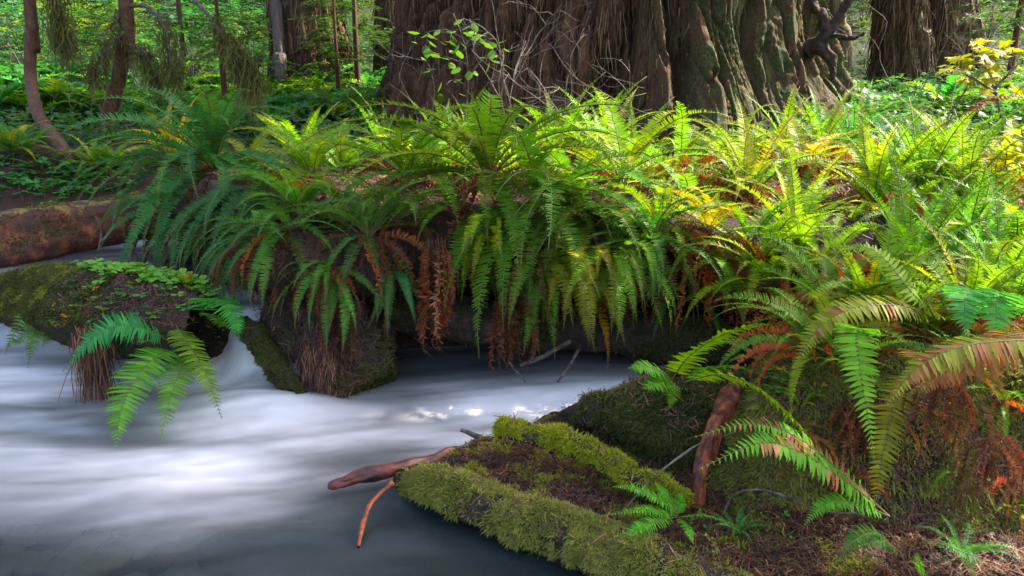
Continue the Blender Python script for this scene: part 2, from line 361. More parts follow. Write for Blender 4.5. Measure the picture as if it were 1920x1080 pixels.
foam = np.maximum(foam, sstep(.02, .25, step)*sstep(1., .7, step)*sstep(-1.62, -1.45, X)*np.clip(1+.35*fbm(X*9, Y*1.5, 2, 3, 50), .8, 1))
clear = np.clip(.42*sstep(2.7, 2.15, Y)*sstep(-.6, -1.3, X)+.25*sstep(3.1, 2.7, Y), 0, .7)
nx, ny = len(x), len(y); i = (np.arange(ny-1)[:, None]*nx+np.arange(nx-1)).ravel(); F = np.stack([i, i+1, i+nx+1, i+nx], -1)
keep = (dist.ravel()[F].min(1) < .34); F = F[keep]
used = np.unique(F); rm = np.full(nx*ny, -1); rm[used] = np.arange(len(used))
V = np.stack([X, Y, z], -1).reshape(-1, 3)[used]
w = obj('stream_water', mesh('stream_water', V, rm[F], M_water, attrs={'foam': foam.ravel()[used]**2.0, 'clear': clear.ravel()[used]})); w['kind'] = 'structure'

# ------------------------------------------------------------------ stones on the bed
def stone_mesh(seed):
    u = np.linspace(0, math.pi, 7); v = np.linspace(0, 2*math.pi, 10, endpoint=False)
    P = np.stack([np.sin(u)[:, None]*np.cos(v), np.sin(u)[:, None]*np.sin(v), np.cos(u)[:, None]*np.ones(10)*.6], -1).reshape(-1, 3)
    P = P*(1+.3*perlin(P[:, 0]*1.3, P[:, 1]*1.3, P[:, 2]*1.3+seed*7.7, seed))[:, None]
    i = np.arange(6)[:, None]*10; j = np.arange(10); j2 = (j+1) % 10
    return mesh('stone', P, np.stack([i+j, i+10+j, i+10+j2, i+j2], -1).reshape(-1, 4), M_stone)
SM = [stone_mesh(k) for k in range(5)]
for k in range(34):
    px, py = random.uniform(-20, 380), random.uniform(960, 1085); p = PZ(px, py, -.1)
    o = obj('stone', SM[k % 5], None, p-np.array((0, 0, .05))); s = random.uniform(.025, .075); o.scale = (s*1.3, s, s*.8); o.rotation_euler.z = random.uniform(0, 6)
    tag(o, 'rounded stone under the shallow water of the stream', 'stone', 'stones under the shallow water')

# ------------------------------------------------------------------ moss
def strands(P, Nm, L, Wd, droop=.5, jit=.6, seed=0, segs=2):
    """little curved blades rooted at P: triangles, with attribute tip"""
    r = np.random.default_rng(seed); n = len(P); L = L*(.55+1.1*np.clip(.5+fbm(P[:, 0]*11, P[:, 1]*11, P[:, 2]*11, 2, seed), 0, 1))[:, None]
    d = norm(Nm+r.normal(0, jit, (n, 3)))
    side = norm(np.cross(d, r.normal(0, 1, (n, 3))))
    Ls = L*r.uniform(.5, 1.3, (n, 1)); Ws = Wd*r.uniform(.6, 1.3, (n, 1))
    g = np.array((0, 0, -1.))
    pts = [P-d*Ls*.15]; dirn = d
    for k in range(segs):
        pts.append(pts[-1]+dirn*Ls/segs); dirn = norm(dirn+g*droop+r.normal(0, .25, (n, 3)))
    V = []; tip = []
    for k, p in enumerate(pts[:-1]):
        w = Ws*(1 if k else .7); V += [p-side*w/2, p+side*w/2]; tip += [k/segs]*2
    V.append(pts[-1]); tip.append(1)
    m = len(V); VV = np.stack(V, 1).reshape(-1, 3); b = (np.arange(n)*m)[:, None]
    f = []
    for k in range(segs-1): f += [(2*k, 2*k+1, 2*k+3), (2*k, 2*k+3, 2*k+2)]
    f.append((2*segs-2, 2*segs-1, 2*segs))
    F = (b[:, :, None]+np.array(f)[None]).reshape(-1, 3)
    return VV, F, np.tile(np.array(tip), n)
def sample(V, F, n, seed=0, fn=None):
    r = np.random.default_rng(seed); F = tri(F); A, B, C_ = V[F[:, 0]], V[F[:, 1]], V[F[:, 2]]
    cr = np.cross(B-A, C_-A); ar = np.linalg.norm(cr, axis=1); nn = cr/np.maximum(ar, 1e-12)[:, None]
    w = ar.copy()
    if fn is not None: w = w*fn((A+B+C_)/3, nn)
    i = r.choice(len(F), n, p=w/w.sum()); u, v = r.random(n), r.random(n); q = u+v > 1; u[q], v[q] = 1-u[q], 1-v[q]
    return A[i]+u[:, None]*(B-A)[i]+v[:, None]*(C_-A)[i], nn[i]
def moss(parent, V, F, n, L, Wd, mat, seed, fn=None, droop=.5, jit=.6, name='moss'):
    P, nn = sample(V, F, n, seed, fn)
    v, f, tip = strands(P, nn, L, Wd, droop, jit, seed)
    o = obj(name, mesh(name, v, f, mat, attrs={'tip': tip}), parent); o['kind'] = 'stuff'; return o
upf = lambda lo, hi: (lambda c, n: sstep(lo, hi, n[:, 2])+.001)
patch = lambda lo, hi, sc, thr, seed: (lambda c, n: sstep(lo, hi, n[:, 2])*sstep(thr-.12, thr+.12, fbm(c[:, 0]*sc, c[:, 1]*sc, c[:, 2]*sc, 3, seed))+.0005)

def log(name, pts, radii, mat, label, cat='log', ns=40, n=90, nz=.02, nf=9, seed=0, group=None, stretch=.25):
    P = catmull(pts, n); R = np.interp(np.linspace(0, 1, n), np.linspace(0, 1, len(radii)), radii)
    V, F = tube(P, R, ns, True, nz, nf, seed, stretch)
    o = obj(name, mesh(name, V, F, mat, attrs={'moss': np.zeros(len(V))})); tag(o, label, cat, group)
    return o, V, F

# long mossy log along the near water's edge
LOGS = []
lg, V, F = log('mossy_log', [PY(752, 893, 2.68), PY(850, 925, 2.50), PY(1000, 985, 2.30), PY(1180, 1053, 2.10), PY(1420, 1150, 1.92), PY(1700, 1260, 1.7)], [.050, .064, .076, .086, .09, .09], M_log,
    'long log thickly coated in pale olive moss, lying along the dark water', nz=.030, nf=8, stretch=.6, seed=3)
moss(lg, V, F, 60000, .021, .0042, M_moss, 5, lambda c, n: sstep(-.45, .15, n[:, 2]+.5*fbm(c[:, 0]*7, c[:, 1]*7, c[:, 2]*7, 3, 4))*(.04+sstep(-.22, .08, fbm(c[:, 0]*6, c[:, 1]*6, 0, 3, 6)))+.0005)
LOGS.append((V, F, 350, 42))
# slimmer log with bright moss
lg, V, F = log('mossy_log', [PZ(938, 802, .19), PZ(1010, 818, .20), PZ(1100, 848, .19), PZ(1190, 890, .18), PZ(1290, 945, .15)], [.034, .036, .036, .034, .03], M_log,
    'slim log under vivid yellow-green moss, broken end pointing at the white rapid', nz=.022, nf=12, stretch=.6, seed=4)
moss(lg, V, F, 15000, .019, .0045, M_mossb, 6, lambda c, n: sstep(-.4, .3, n[:, 2])*(.08+sstep(-.3, .05, fbm(c[:, 0]*9, c[:, 1]*9, 0, 3, 64))))
LOGS.append((V, F, 90, 43))
# rounded mossy root behind it
lg, V, F = log('mossy_root', [PY(1010, 800, 3.16), PY(1090, 790, 3.05), PY(1165, 785, 2.95), PY(1260, 800, 2.85), PY(1400, 820, 2.8)], [.02, .06, .13, .20, .22], M_log,
    'swelling root covered in dark green moss, its bare tip reaching the white rapid', 'root', nz=.06, nf=5, stretch=.7, seed=5)
moss(lg, V, F, 34000, .028, .005, M_mossd, 7, lambda c, n: sstep(-.7, .1, n[:, 2])*sstep(.22, .45, c[:, 0])+.001)
LOGS.append((V, F, 700, 44))
# moss on the step of the near bank
gxs = np.linspace(.42, 3.2, 150); gys = np.linspace(2.0, 3.1, 110); X, Y = np.meshgrid(gxs, gys); Zq = T(X, Y)
V = np.stack([X, Y, Zq], -1).reshape(-1, 3); i = (np.arange(109)[:, None]*150+np.arange(149)).ravel(); F = np.stack([i, i+1, i+151, i+150], -1)
def bankfn(c, n): return sstep(.97, .75, n[:, 2])*(.25+sstep(-.2, .15, fbm(c[:, 0]*4, c[:, 1]*4, c[:, 2]*4, 3, 61)))+.01*sstep(.1, .3, fbm(c[:, 0]*3, c[:, 1]*3, 0, 3, 62))
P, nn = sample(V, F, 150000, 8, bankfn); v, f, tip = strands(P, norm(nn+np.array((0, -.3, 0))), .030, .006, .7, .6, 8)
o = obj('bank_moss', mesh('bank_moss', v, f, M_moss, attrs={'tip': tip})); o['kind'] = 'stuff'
# flat patches of moss on the litter by the logs
gxs = np.linspace(-.3, 1.1, 120); gys = np.linspace(2.0, 3.2, 100); X, Y = np.meshgrid(gxs, gys); V = np.stack([X, Y, T(X, Y)], -1).reshape(-1, 3)
i = (np.arange(99)[:, None]*120+np.arange(119)).ravel(); F = np.stack([i, i+1, i+121, i+120], -1)
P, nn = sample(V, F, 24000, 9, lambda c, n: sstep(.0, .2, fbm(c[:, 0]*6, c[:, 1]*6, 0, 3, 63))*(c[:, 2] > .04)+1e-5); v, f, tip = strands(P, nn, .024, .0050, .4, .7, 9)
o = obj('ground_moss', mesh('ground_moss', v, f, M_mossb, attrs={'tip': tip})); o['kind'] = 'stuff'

# big fallen log over the upper pool
lg, V, F = log('fallen_log', [PY(-420, 560, 4.3), PY(-60, 482, 4.9), PY(120, 442, 5.35), PY(260, 414, 5.85), PY(360, 392, 6.3)], [.24, .235, .22, .20, .19], M_rust,
    'big bare red-brown fallen log, yellow algae on top, spanning the upper pool', nz=.05, nf=6, n=140, ns=64, seed=6)
moss(lg, V, F, 9000, .02, .006, M_mossd, 11, patch(-.2, .5, 5, .0, 70))
# old log embedded under the ferns of the far bank
lg, V, F = log('buried_log', [PY(740, 585, 4.0), PY(900, 606, 3.98), PY(1100, 622, 3.95), PY(1300, 640, 3.92), PY(1520, 655, 3.95)], [.10, .12, .11, .12, .10], M_log,
    'dark half-buried log with mossy flank beneath the hanging dead fronds of the far bank', nz=.04, seed=7)
moss(lg, V, F, 22000, .022, .005, M_mossd, 12, lambda c, n: sstep(-.8, .1, n[:, 2])*sstep(-.15, .15, fbm(c[:, 0]*4, c[:, 1]*4, c[:, 2]*4, 3, 71)+.25*sstep(.2, .6, c[:, 0]))+.001)
# leaning mossy log beside the fall
lg, V, F = log('mossy_log', [PY(455, 600, 3.78), PY(490, 655, 3.66), PY(530, 700, 3.58), PY(570, 740, 3.50)], [.05, .055, .05, .04], M_log,
    'short wet log under dark moss slanting down beside the waterfall', nz=.05, nf=10, stretch=.6, seed=8)
moss(lg, V, F, 9000, .016, .004, M_mossd, 13, upf(-.3, .3))
# mossy log end that divides the fall, with clover and ferns on it
isl, V, F = log('mossy_stump', [PY(-60, 560, 4.75), PY(60, 562, 4.38), PY(160, 575, 4.08), PY(260, 590, 3.88), PY(340, 604, 3.74), PY(392, 618, 3.66)], [.10, .18, .215, .215, .195, .15], M_log,
    'wet stump end in midstream under moss, clover and hanging red roots, beside the waterfall', 'stump', nz=.045, nf=7, n=120, ns=64, seed=9)
ISL = (V, F)
moss(isl, V, F, 36000, .020, .005, M_mossd, 14, lambda c, n: sstep(-.5, .2, n[:, 2])*(.04+sstep(-1.75, -2.2, c[:, 0]))+.001)
o = moss(isl, V, F, 9000, .016, .005, M_mossb, 15, lambda c, n: sstep(.2, .7, n[:, 2])*sstep(-1.9, -2.3, c[:, 0])*sstep(.0, .25, fbm(c[:, 0]*6, c[:, 1]*6, 0, 3, 73))+.0005)
ft, V, F = log('rotten_stump', [PY(560, 560, 3.95), PY(620, 615, 3.80), PY(665, 665, 3.70), PY(705, 712, 3.60)], [.20, .22, .19, .12], M_log,
    'dark rotten stump foot of the bank running down to the still water', 'stump', nz=.09, nf=6, stretch=.7, seed=29)
FOOT = (V, F)
moss(ft, V, F, 9000, .02, .005, M_mossd, 39, patch(-.4, .4, 5, .02, 76))
# red hanging roots under the stump and under the bank
def hanging(parent, tops, L, Wd, mat, seed, name, wob=.02, segs=5):
    r = np.random.default_rng(seed); n = len(tops); Ls = np.asarray(L)*r.uniform(.35, 1.1, n); p = np.array(tops); V = []; tp = []
    s = norm(np.stack([r.normal(0, 1, n), r.normal(0, .4, n), np.zeros(n)], -1))*Wd*r.uniform(.6, 1.4, (n, 1))
    dr = r.normal(0, .12, (n, 3)); dr[:, 2] = -1
    for k in range(segs+1):
        w = s*(1-k/segs*.8)/2; V += [p-w, p+w]; tp += [k/segs]*2
        p = p+dr*Ls[:, None]/segs+r.normal(0, wob, (n, 3))*np.array((1, 1, .2))
    m = len(V); VV = np.stack(V, 1).reshape(-1, 3); q = []
    for k in range(segs): q.append((2*k, 2*k+1, 2*k+3, 2*k+2))
    F = ((np.arange(n)*m)[:, None, None]+np.array(q)[None]).reshape(-1, 4)
    o = obj(name, mesh(name, VV, F, mat, attrs={'tip': np.tile(tp, n), 'tone': np.repeat(r.random(n)**1.4, m)}), parent); o['kind'] = 'stuff'; return o
P, nn = sample(V, F, 1300, 16, lambda c, n: sstep(-.1, -.5, n[:, 1])*sstep(.4, -.3, n[:, 2])*sstep(-.1, .25, fbm(c[:, 0]*4, c[:, 1]*4, 0, 2, 75))*sstep(-2.9, -2.2, c[:, 0])+1e-6)
hanging(isl, P+nn*.01, .17, .004, M_litter, 17, 'hanging_root', .008)
cl = PY(172, 655, 3.52); hanging(isl, [cl+np.array((random.gauss(0, .035), random.gauss(0, .03), random.uniform(0, .12))) for _ in range(420)], .42, .005, M_litter, 18, 'hanging_root', .006)

# ------------------------------------------------------------------ small wood: sticks, twigs
def stick(name, pts, radii, mat, label, cat='stick', ns=10, n=24, nz=.004, nf=25, group=None):
    P = catmull(pts, n); R = np.interp(np.linspace(0, 1, n), np.linspace(0, 1, len(radii)), radii)
    V, F = tube(P, R, ns, True, nz, nf, random.randrange(99)); return tag(obj(name, mesh(name, V, F, mat)), label, cat, group)
stick('driftwood', [PY(619, 910, 2.60), PY(626, 907, 2.60), PY(665, 897, 2.62), PY(740, 880, 2.68), PY(830, 855, 2.80), PY(895, 838, 2.92)], [.012, .021, .025, .026, .024, .015], M_redw, 'wet dark red stick poking from under the mossy log over the water', n=60, ns=18, nz=.014, nf=30)
stick('driftwood', [PY(865, 806, 3.02), PY(900, 820, 2.98), PY(935, 832, 2.95)], [.008, .011, .010], M_twig, 'short black broken stick end beside the slim bright log')
stick('driftwood', [PY(735, 905, 2.56), PY(697, 942, 2.46), PY(680, 985, 2.36), PY(672, 1025, 2.28)], [.011, .009, .008, .006], M_orange, 'thin bent orange stick dipping into the dark water')
stick('fallen_branch', [PZ(1304, 950, .08), PY(1310, 895, 2.42), PY(1322, 850, 2.46), PY(1338, 800, 2.50), PY(1370, 742, 2.6), PY(1385, 720, 2.68)], [.030, .027, .031, .027, .032, .020], M_orange, 'rotten orange-red branch leaning upright against the mossy root', 'branch', n=80, ns=24, nz=.022, nf=18)
stick('driftwood', [PY(1070, 640, 3.75), PY(1010, 672, 3.68), PY(975, 685, 3.64)], [.012, .013, .008], M_twig, 'dark snag slanting from the far bank into the stream')
stick('driftwood', [PY(1085, 655, 3.7), PY(1065, 690, 3.62), PY(1045, 716, 3.55)], [.009, .008, .006], M_twig, 'thin dark twig standing in the white rapid under the far bank')
stick('driftwood', [PY(955, 680, 3.62), PY(985, 716, 3.5)], [.006, .004], M_twig, 'tiny crooked twig in the water under the brown dead fronds')
stick('fallen_twig', [PY(1175, 950, 2.3), PY(1215, 905, 2.36), PY(1270, 860, 2.42), PY(1320, 828, 2.45), PY(1375, 812, 2.5)], [.003, .0035, .003, .0028, .002], M_pale, 'pale lichen-spotted twig leaning across the orange branch', 'twig')
stick('fallen_twig', [PZ(1355, 965, .12), PY(1380, 925, 2.28), PY(1440, 920, 2.27), PY(1530, 955, 2.25), PY(1620, 965, 2.2)], [.003, .004, .0035, .003, .002], M_twig, 'dark arching twig on the litter beneath the spotted fronds', 'twig')
stick('fallen_twig', [PY(185, 470, 5.1), PY(190, 430, 5.05), PY(178, 405, 5.0)], [.006, .006, .004], M_pale, 'pale upright twig standing at the flank of the red-brown fallen log', 'twig')
stick('fallen_twig', [PY(188, 455, 5.0), PY(212, 425, 5.0), PY(216, 385, 5.0)], [.006, .007, .005], M_pale, 'pale forked twig hanging before the shaded end of the fallen log', 'twig')

# ------------------------------------------------------------------ litter
def litter(name, P, Nm, L, Wd, seed, tone=(0, 1)):
    r = np.random.default_rng(seed); n = len(P)
    d = r.normal(0, 1, (n, 3)); d = norm(d-Nm*(d*Nm).sum(1, keepdims=True)+Nm*r.normal(0, .22, (n, 1))); s = norm(np.cross(Nm, d))
    l = L*r.uniform(.4, 1.6, (n, 1)); w = Wd*r.uniform(.5, 1.5, (n, 1)); c = P+Nm*r.uniform(.001, .015, (n, 1)); bend = Nm*r.normal(0, .1, (n, 1))*l
    V = np.stack([c-d*l/2-s*w/2, c-d*l/2+s*w/2, c+s*w/2+bend, c-s*w/2+bend, c+d*l/2+s*w/3, c+d*l/2-s*w/3], 1).reshape(-1, 3)
    F = ((np.arange(n)*6)[:, None, None]+np.array([(0, 1, 2, 3), (3, 2, 4, 5)])[None]).reshape(-1, 4)
    o = obj(name, mesh(name, V, F, M_litter, attrs={'tone': np.repeat(tone[0]+(tone[1]-tone[0])*r.random(n)**1.5, 6)})); o['kind'] = 'stuff'; return o
def ground_patch(x0, x1, y0, y1, n, seed, fn=None):
    r = np.random.default_rng(seed); x = r.uniform(x0, x1, n*2); y = y0+(y1-y0)*r.random(n*2)**1.3; z = T(x, y); d, _ = stream_dist(x, y)
    k = (d > .03) & (z > .02); x, y, z = x[k][:n], y[k][:n], z[k][:n]; e = .02
    nn = norm(np.stack([-(T(x+e, y)-z)/e, -(T(x, y+e)-z)/e, np.ones(len(x))], -1)); return np.stack([x, y, z], -1), nn
P, nn = ground_patch(-.4, 1.6, 2.0, 3.3, 26000, 20); litter('needle_litter', P, nn, .035, .0028, 21, (0, .8))
P, nn = ground_patch(.8, 4.2, 2.7, 6.5, 26000, 22); litter('needle_litter', P, nn, .045, .005, 23, (.15, 1))
P, nn = ground_patch(.8, 2.2, 2.2, 3.0, 9000, 32); litter('needle_litter', P, nn, .035, .003, 33, (0, .6))
P, nn = ground_patch(-2.6, 2.5, 3.9, 8, 26000, 24); litter('needle_litter', P, nn, .05, .006, 25, (.1, 1))
Q = BANK_V[:, 2:30]; Vb = Q.reshape(-1, 3); kk = Q.shape[1]; i = (np.arange(299)[:, None]*kk+np.arange(kk-1)).ravel(); Fb = np.stack([i, i+kk, i+kk+1, i+1], -1)
P, nn = sample(Vb, Fb, 16000, 26); nn = nn*np.sign(nn[:, 1:2]+1e-6)*-1; litter('root_litter', P, nn, .045, .0025, 27, (0, .5))
P, nn = sample(*ISL, 5000, 28, lambda c, n: sstep(.1, .6, n[:, 2])*sstep(-2.5, -1.9, c[:, 0])); litter('needle_litter', P, nn, .04, .003, 29, (0, .7))

P, nn = ground_patch(-.35, 1.9, 2.0, 3.0, 420, 35); litter('fallen_twigs', P+np.array((0, 0, .01)), nn, .11, .003, 36, (0, .35))
P, nn = ground_patch(-2.2, 3.5, 4.0, 6.5, 600, 37); litter('fallen_twigs', P+np.array((0, 0, .02)), nn, .25, .007, 38, (0, .7))
P, nn = sample(*FOOT, 3500, 40, lambda c, n: sstep(.3, -.4, n[:, 1])+.001); litter('root_litter', P, nn, .06, .003, 41, (0, .28))
for lv_, lf_, n_, sd_ in LOGS: P, nn = sample(lv_, lf_, n_, sd_, upf(.0, .6)); litter('needle_litter', P+nn*.012, nn, .035, .0026, sd_+1, (.1, .9))
P, nn = ground_patch(.5, 1.9, 2.1, 3.0, 2600, 46); litter('needle_litter', P+nn*.012, nn, .035, .0024, 47, (.05, .6))
# ------------------------------------------------------------------ ferns
def frond_geo(P, S, n=36, wmax=.13, seed=0, rach=.006, curl=0., fwd=.25, jit=.12, start=.12, pw=1.0, droopp=.15, leaf=.23):
    """P: points along the stalk, S: side vectors. Returns triangles and material index (0 leaflets, 1 stalk)"""
    r = np.random.default_rng(seed); L = np.linalg.norm(np.diff(P, axis=0), axis=1).sum(); m = len(P)
    Tn = norm(np.gradient(P, axis=0)); Nn = norm(np.cross(S, Tn))
    t = np.linspace(start, .995, n); tt = np.concatenate([t, t]); sg = np.concatenate([np.ones(n), -np.ones(n)])
    tt = np.clip(tt+r.normal(0, .003, 2*n), 0, 1)
    ip = lambda A: np.stack([np.interp(tt*(m-1), np.arange(m), A[:, k]) for k in range(3)], -1)
    p, T_, s, nn = ip(P), norm(ip(Tn)), norm(ip(S)), norm(ip(Nn))
    w = wmax*L*np.clip(sstep(start-.12, start+.22, tt)*.55+.45, 0, 1)*np.clip(1.0-((tt-.32)/.68).clip(0)**1.7, .04, 1)**pw*r.uniform(.86, 1.1, 2*n)
    f = (fwd+.55*tt**3+r.normal(0, jit, 2*n))[:, None]; dz = (-droopp+r.normal(0, jit, 2*n)-curl)[:, None]
    d = norm(s*sg[:, None]+T_*f+nn*dz); b = norm(T_-d*(d*T_).sum(1, keepdims=True)+nn*r.normal(0, .22+abs(curl)*.6, (2*n, 1)))
    wl = np.minimum(leaf*w, .85*L*(1-start)/n+.10*w)[:, None]; wv = w[:, None]; up = np.cross(d, b)
    bend = -up*sg[:, None]*wv*(.12+curl*.5)
    V = np.stack([p-b*wl*.25, p+b*wl*.35, p+d*wv*.2-b*wl*.5, p+d*wv*.2+b*wl*.6, p+d*wv*.65-b*wl*.34+bend*.4, p+d*wv*.65+b*wl*.38+bend*.4, p+d*wv+b*wl*.15+bend], 1).reshape(-1, 3)
    F = ((np.arange(2*n)*7)[:, None, None]+np.array([(0, 1, 3), (0, 3, 2), (2, 3, 5), (2, 5, 4), (4, 5, 6)])[None]).reshape(-1, 3)
    k = slice(0, m, max(1, m//10)); Pr = np.vstack([P[k], P[-1:]]); rv, rf = tube(Pr, np.linspace(rach*L, rach*L*.3, len(Pr)), 3, False)
    rf = tri(rf); mi = np.concatenate([np.zeros(len(F)), np.ones(len(rf))]); F = np.vstack([F, rf+len(V)]); V = np.vstack([V, rv]); return V, F, mi
def arc(e0, bend, pwr=1.2, m=31, sway=0, L=1.):
    t = np.linspace(0, 1, m); e = np.radians(e0-bend*t**pwr); a = np.radians(sway*t)
    d = np.stack([np.cos(e)*np.cos(a), np.cos(e)*np.sin(a), np.sin(e)], -1); P = np.concatenate([[np.zeros(3)], np.cumsum((d[:-1]+d[1:])/2, 0)/(m-1)])*L
    S = norm(np.stack([-np.sin(a), np.cos(a), np.zeros(m)], -1)); return P, S
PROTO = {}
def make_protos():
    spec = {'U': (82, 45), 'A': (68, 95), 'B': (50, 92), 'D': (28, 100), 'E': (5, 82), 'H': (-35, 50)}
    for key, (e0, bd) in spec.items():
        PROTO[key] = []
        for k in range(4):
            P, S = arc(e0+random.uniform(-6, 6), bd+random.uniform(-12, 12), random.uniform(1, 1.6), 31, random.uniform(-28, 28))
            S = norm(S+np.array((0, 0, 1.))*np.linspace(0, random.uniform(-.5, .5), 31)[:, None])
            V, F, mi = frond_geo(P, S, random.choice((52, 56, 62)), random.uniform(.072, .092), k*7+ord(key), jit=.08, leaf=.19)
            PROTO[key].append(mesh('frond', V, F, [M_frond, M_stalk], True, mi))
        for nm, curl, ww in (('d'+key, .9, .085),):
            PROTO[nm] = []
            for k in range(3):
                P, S = arc(e0-10, bd+15, 1.0, 31, random.uniform(-25, 25))
                P = P+np.cumsum(np.random.default_rng(k+ord(key)).normal(0, .012, P.shape), 0)*np.linspace(0, 1, 31)[:, None]; V, F, mi = frond_geo(P, S, 44, ww, k*5+ord(key)+99, curl=curl, jit=.55, leaf=.30, fwd=.5)
                PROTO[nm].append(mesh('dead_frond', V, F, [M_dead, M_dstalk], True, mi))
    PROTO['S'] = []                                  # light fronds for the far ferns
    for k in range(4):
        P, S = arc(random.uniform(35, 70), 95, 1.2, 13, random.uniform(-20, 20)); V, F, mi = frond_geo(P, S, 22, .13, k+300, leaf=.36)
        PROTO['S'].append(mesh('frond', V, F, [M_frond, M_stalk], True, mi))
make_protos()
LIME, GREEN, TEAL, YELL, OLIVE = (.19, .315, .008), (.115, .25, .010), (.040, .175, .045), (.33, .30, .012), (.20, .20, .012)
BROWN, RUST = (.135, .045, .020), (.30, .10, .022)
def fern(base, L, n, keys, tint, label, az=None, spread=360, dead=0, dkeys='dH dE dD', dtint=BROWN, name='sword_fern', group=None, jitc=.18, alpha=1.):
    r = thing(name, base, label, 'fern', group); keys = keys.split(); dkeys = dkeys.split(); a0 = random.uniform(0, 360)
    n = int(round(n*1.45))
    for k in range(n):
        a = (a0+k*137.5+random.uniform(-15, 15)) if az is None else az+random.uniform(-.5, .5)*spread
        key = keys[k % len(keys)]; c = [max(0, v*random.uniform(1-jitc, 1+jitc)) for v in tint]
        q = random.random()
        if q < .12: c = [c[0]*1.9, c[1]*1.25, c[2]*.8]
        o = obj('frond', random.choice(PROTO[key]), r, (random.gauss(0, .02)*L, random.gauss(0, .02)*L, 0), (*c, alpha if random.random() < .6 else .8))
        s = L*random.uniform(.75, 1.22); o.scale = (s, s*random.choice((-1, 1)), s); o.rotation_euler = (math.radians(random.gauss(0, 9)), math.radians(random.gauss(0, 6)), math.radians(a))
    for k in range(dead):
        a = random.uniform(0, 360) if az is None else az+random.uniform(-.5, .5)*spread
        c = [v*random.uniform(.7, 1.35) for v in dtint]
        o = obj('dead_frond', random.choice(PROTO[dkeys[k % len(dkeys)]]), r, (random.gauss(0, .03), random.gauss(0, .03), -.02), c)
        s = L*random.uniform(.6, .95); o.scale = (s,)*3; o.rotation_euler = (0, 0, math.radians(a))
    return r
LATER = []
def LATE(q, *a, **k): LATER.append((q, a, k))
# --- far bank, front edge (drape over the lip towards the stream)
fern(PY(405, 318, 4.75), .90, 28, 'D B D E A D', TEAL, 'great blue-green fern cascading over the bank end above the upper pool', az=-125, spread=190, dead=5)
fern(PY(490, 355, 4.35), .70, 16, 'E D H E', (.035, .12, .04), 'dark drooping fern at the right flank of the great blue-green fern', az=-95, spread=110, dead=4)
fern(PY(585, 335, 4.5), .60, 12, 'A B D', GREEN, 'mid-green fern on the bank lip behind the narrow-leaved rosette', dead=4)
fern(PY(760, 335, 4.45), .70, 15, 'A B D', GREEN, 'fern with two bleached fronds above the bare red-brown bank face', az=-90, spread=260, dead=5)
LATE((825, 440), .62, 0, 'D', GREEN, 'pair of rust-brown withered frond tassels hanging from the bank lip', az=-90, spread=50, dead=24, dkeys='dH', dtint=(.20, .07, .03), name='dead_fern')
fern(PY(915, 340, 4.3), .92, 20, 'B D E D A', (.10, .20, .012), 'bright fern hanging long yellowish fronds straight down the bank centre', az=-85, spread=190, dead=6)
fern(PY(1010, 385, 4.15), .86, 18, 'D E D B E', (.072, .19, .012), 'broad lime fern spilling over the bank above the dark snag', az=-75, spread=140, dead=12, dkeys='dH dE dH')
fern(PY(1105, 405, 4.1), .74, 18, 'E D E B', (.095, .17, .014), 'olive fern whose fronds hang almost to the rapid', az=-75, spread=150, dead=8, dkeys='dH dE')
fern(PY(1165, 350, 4.6), .74, 16, 'A B D', LIME, 'arching lime fern on the lip above the mossy half-buried log', dead=4, dtint=RUST)
fern(PY(1445, 545, 3.7), .56, 14, 'B D A', LIME, 'bright low fern arching over the channel mouth', az=-110, spread=220, dead=4)
fern(PY(1290, 405, 4.5), .62, 14, 'A B D', GREEN, 'fern over orange litter on the far bank, in front of the trunk foot', dead=12, dkeys='dD dB dE', dtint=RUST)
LATE((952, 520), .55, 0, 'D', GREEN, 'thick brown beard of dead fronds dipping to the water under the bright ferns', az=-90, spread=70, dead=18, dkeys='dH', name='dead_fern')
LATE((650, 560), .45, 0, 'D', GREEN, 'dark skirt of rotting fronds on the bank foot beside the pool', az=-90, spread=120, dead=22, dkeys='dH dH dE', dtint=(.07, .03, .02), name='dead_fern')
from mathutils.bvhtree import BVHTree
_K = BANK_V.shape[1]; _i = (np.arange(299)[:, None]*_K+np.arange(_K-1)).ravel()
BVH = BVHTree.FromPolygons([tuple(v) for v in BANK_V.reshape(-1, 3)], [tuple(int(w) for w in q) for q in np.stack([_i, _i+1, _i+_K+1, _i+_K], -1)])
def bank_hit(px, py):
    r = ray(px, py); h = BVH.ray_cast(Vector((0, 0, CAM_H)), Vector(r)); g_ = hit(px, py)
    if h[0] is None or h[0].y > g_[1]+.02: return g_
    return np.array(h[0])+np.array((0, -.015, 0))
DG = (.055, .17, .022)
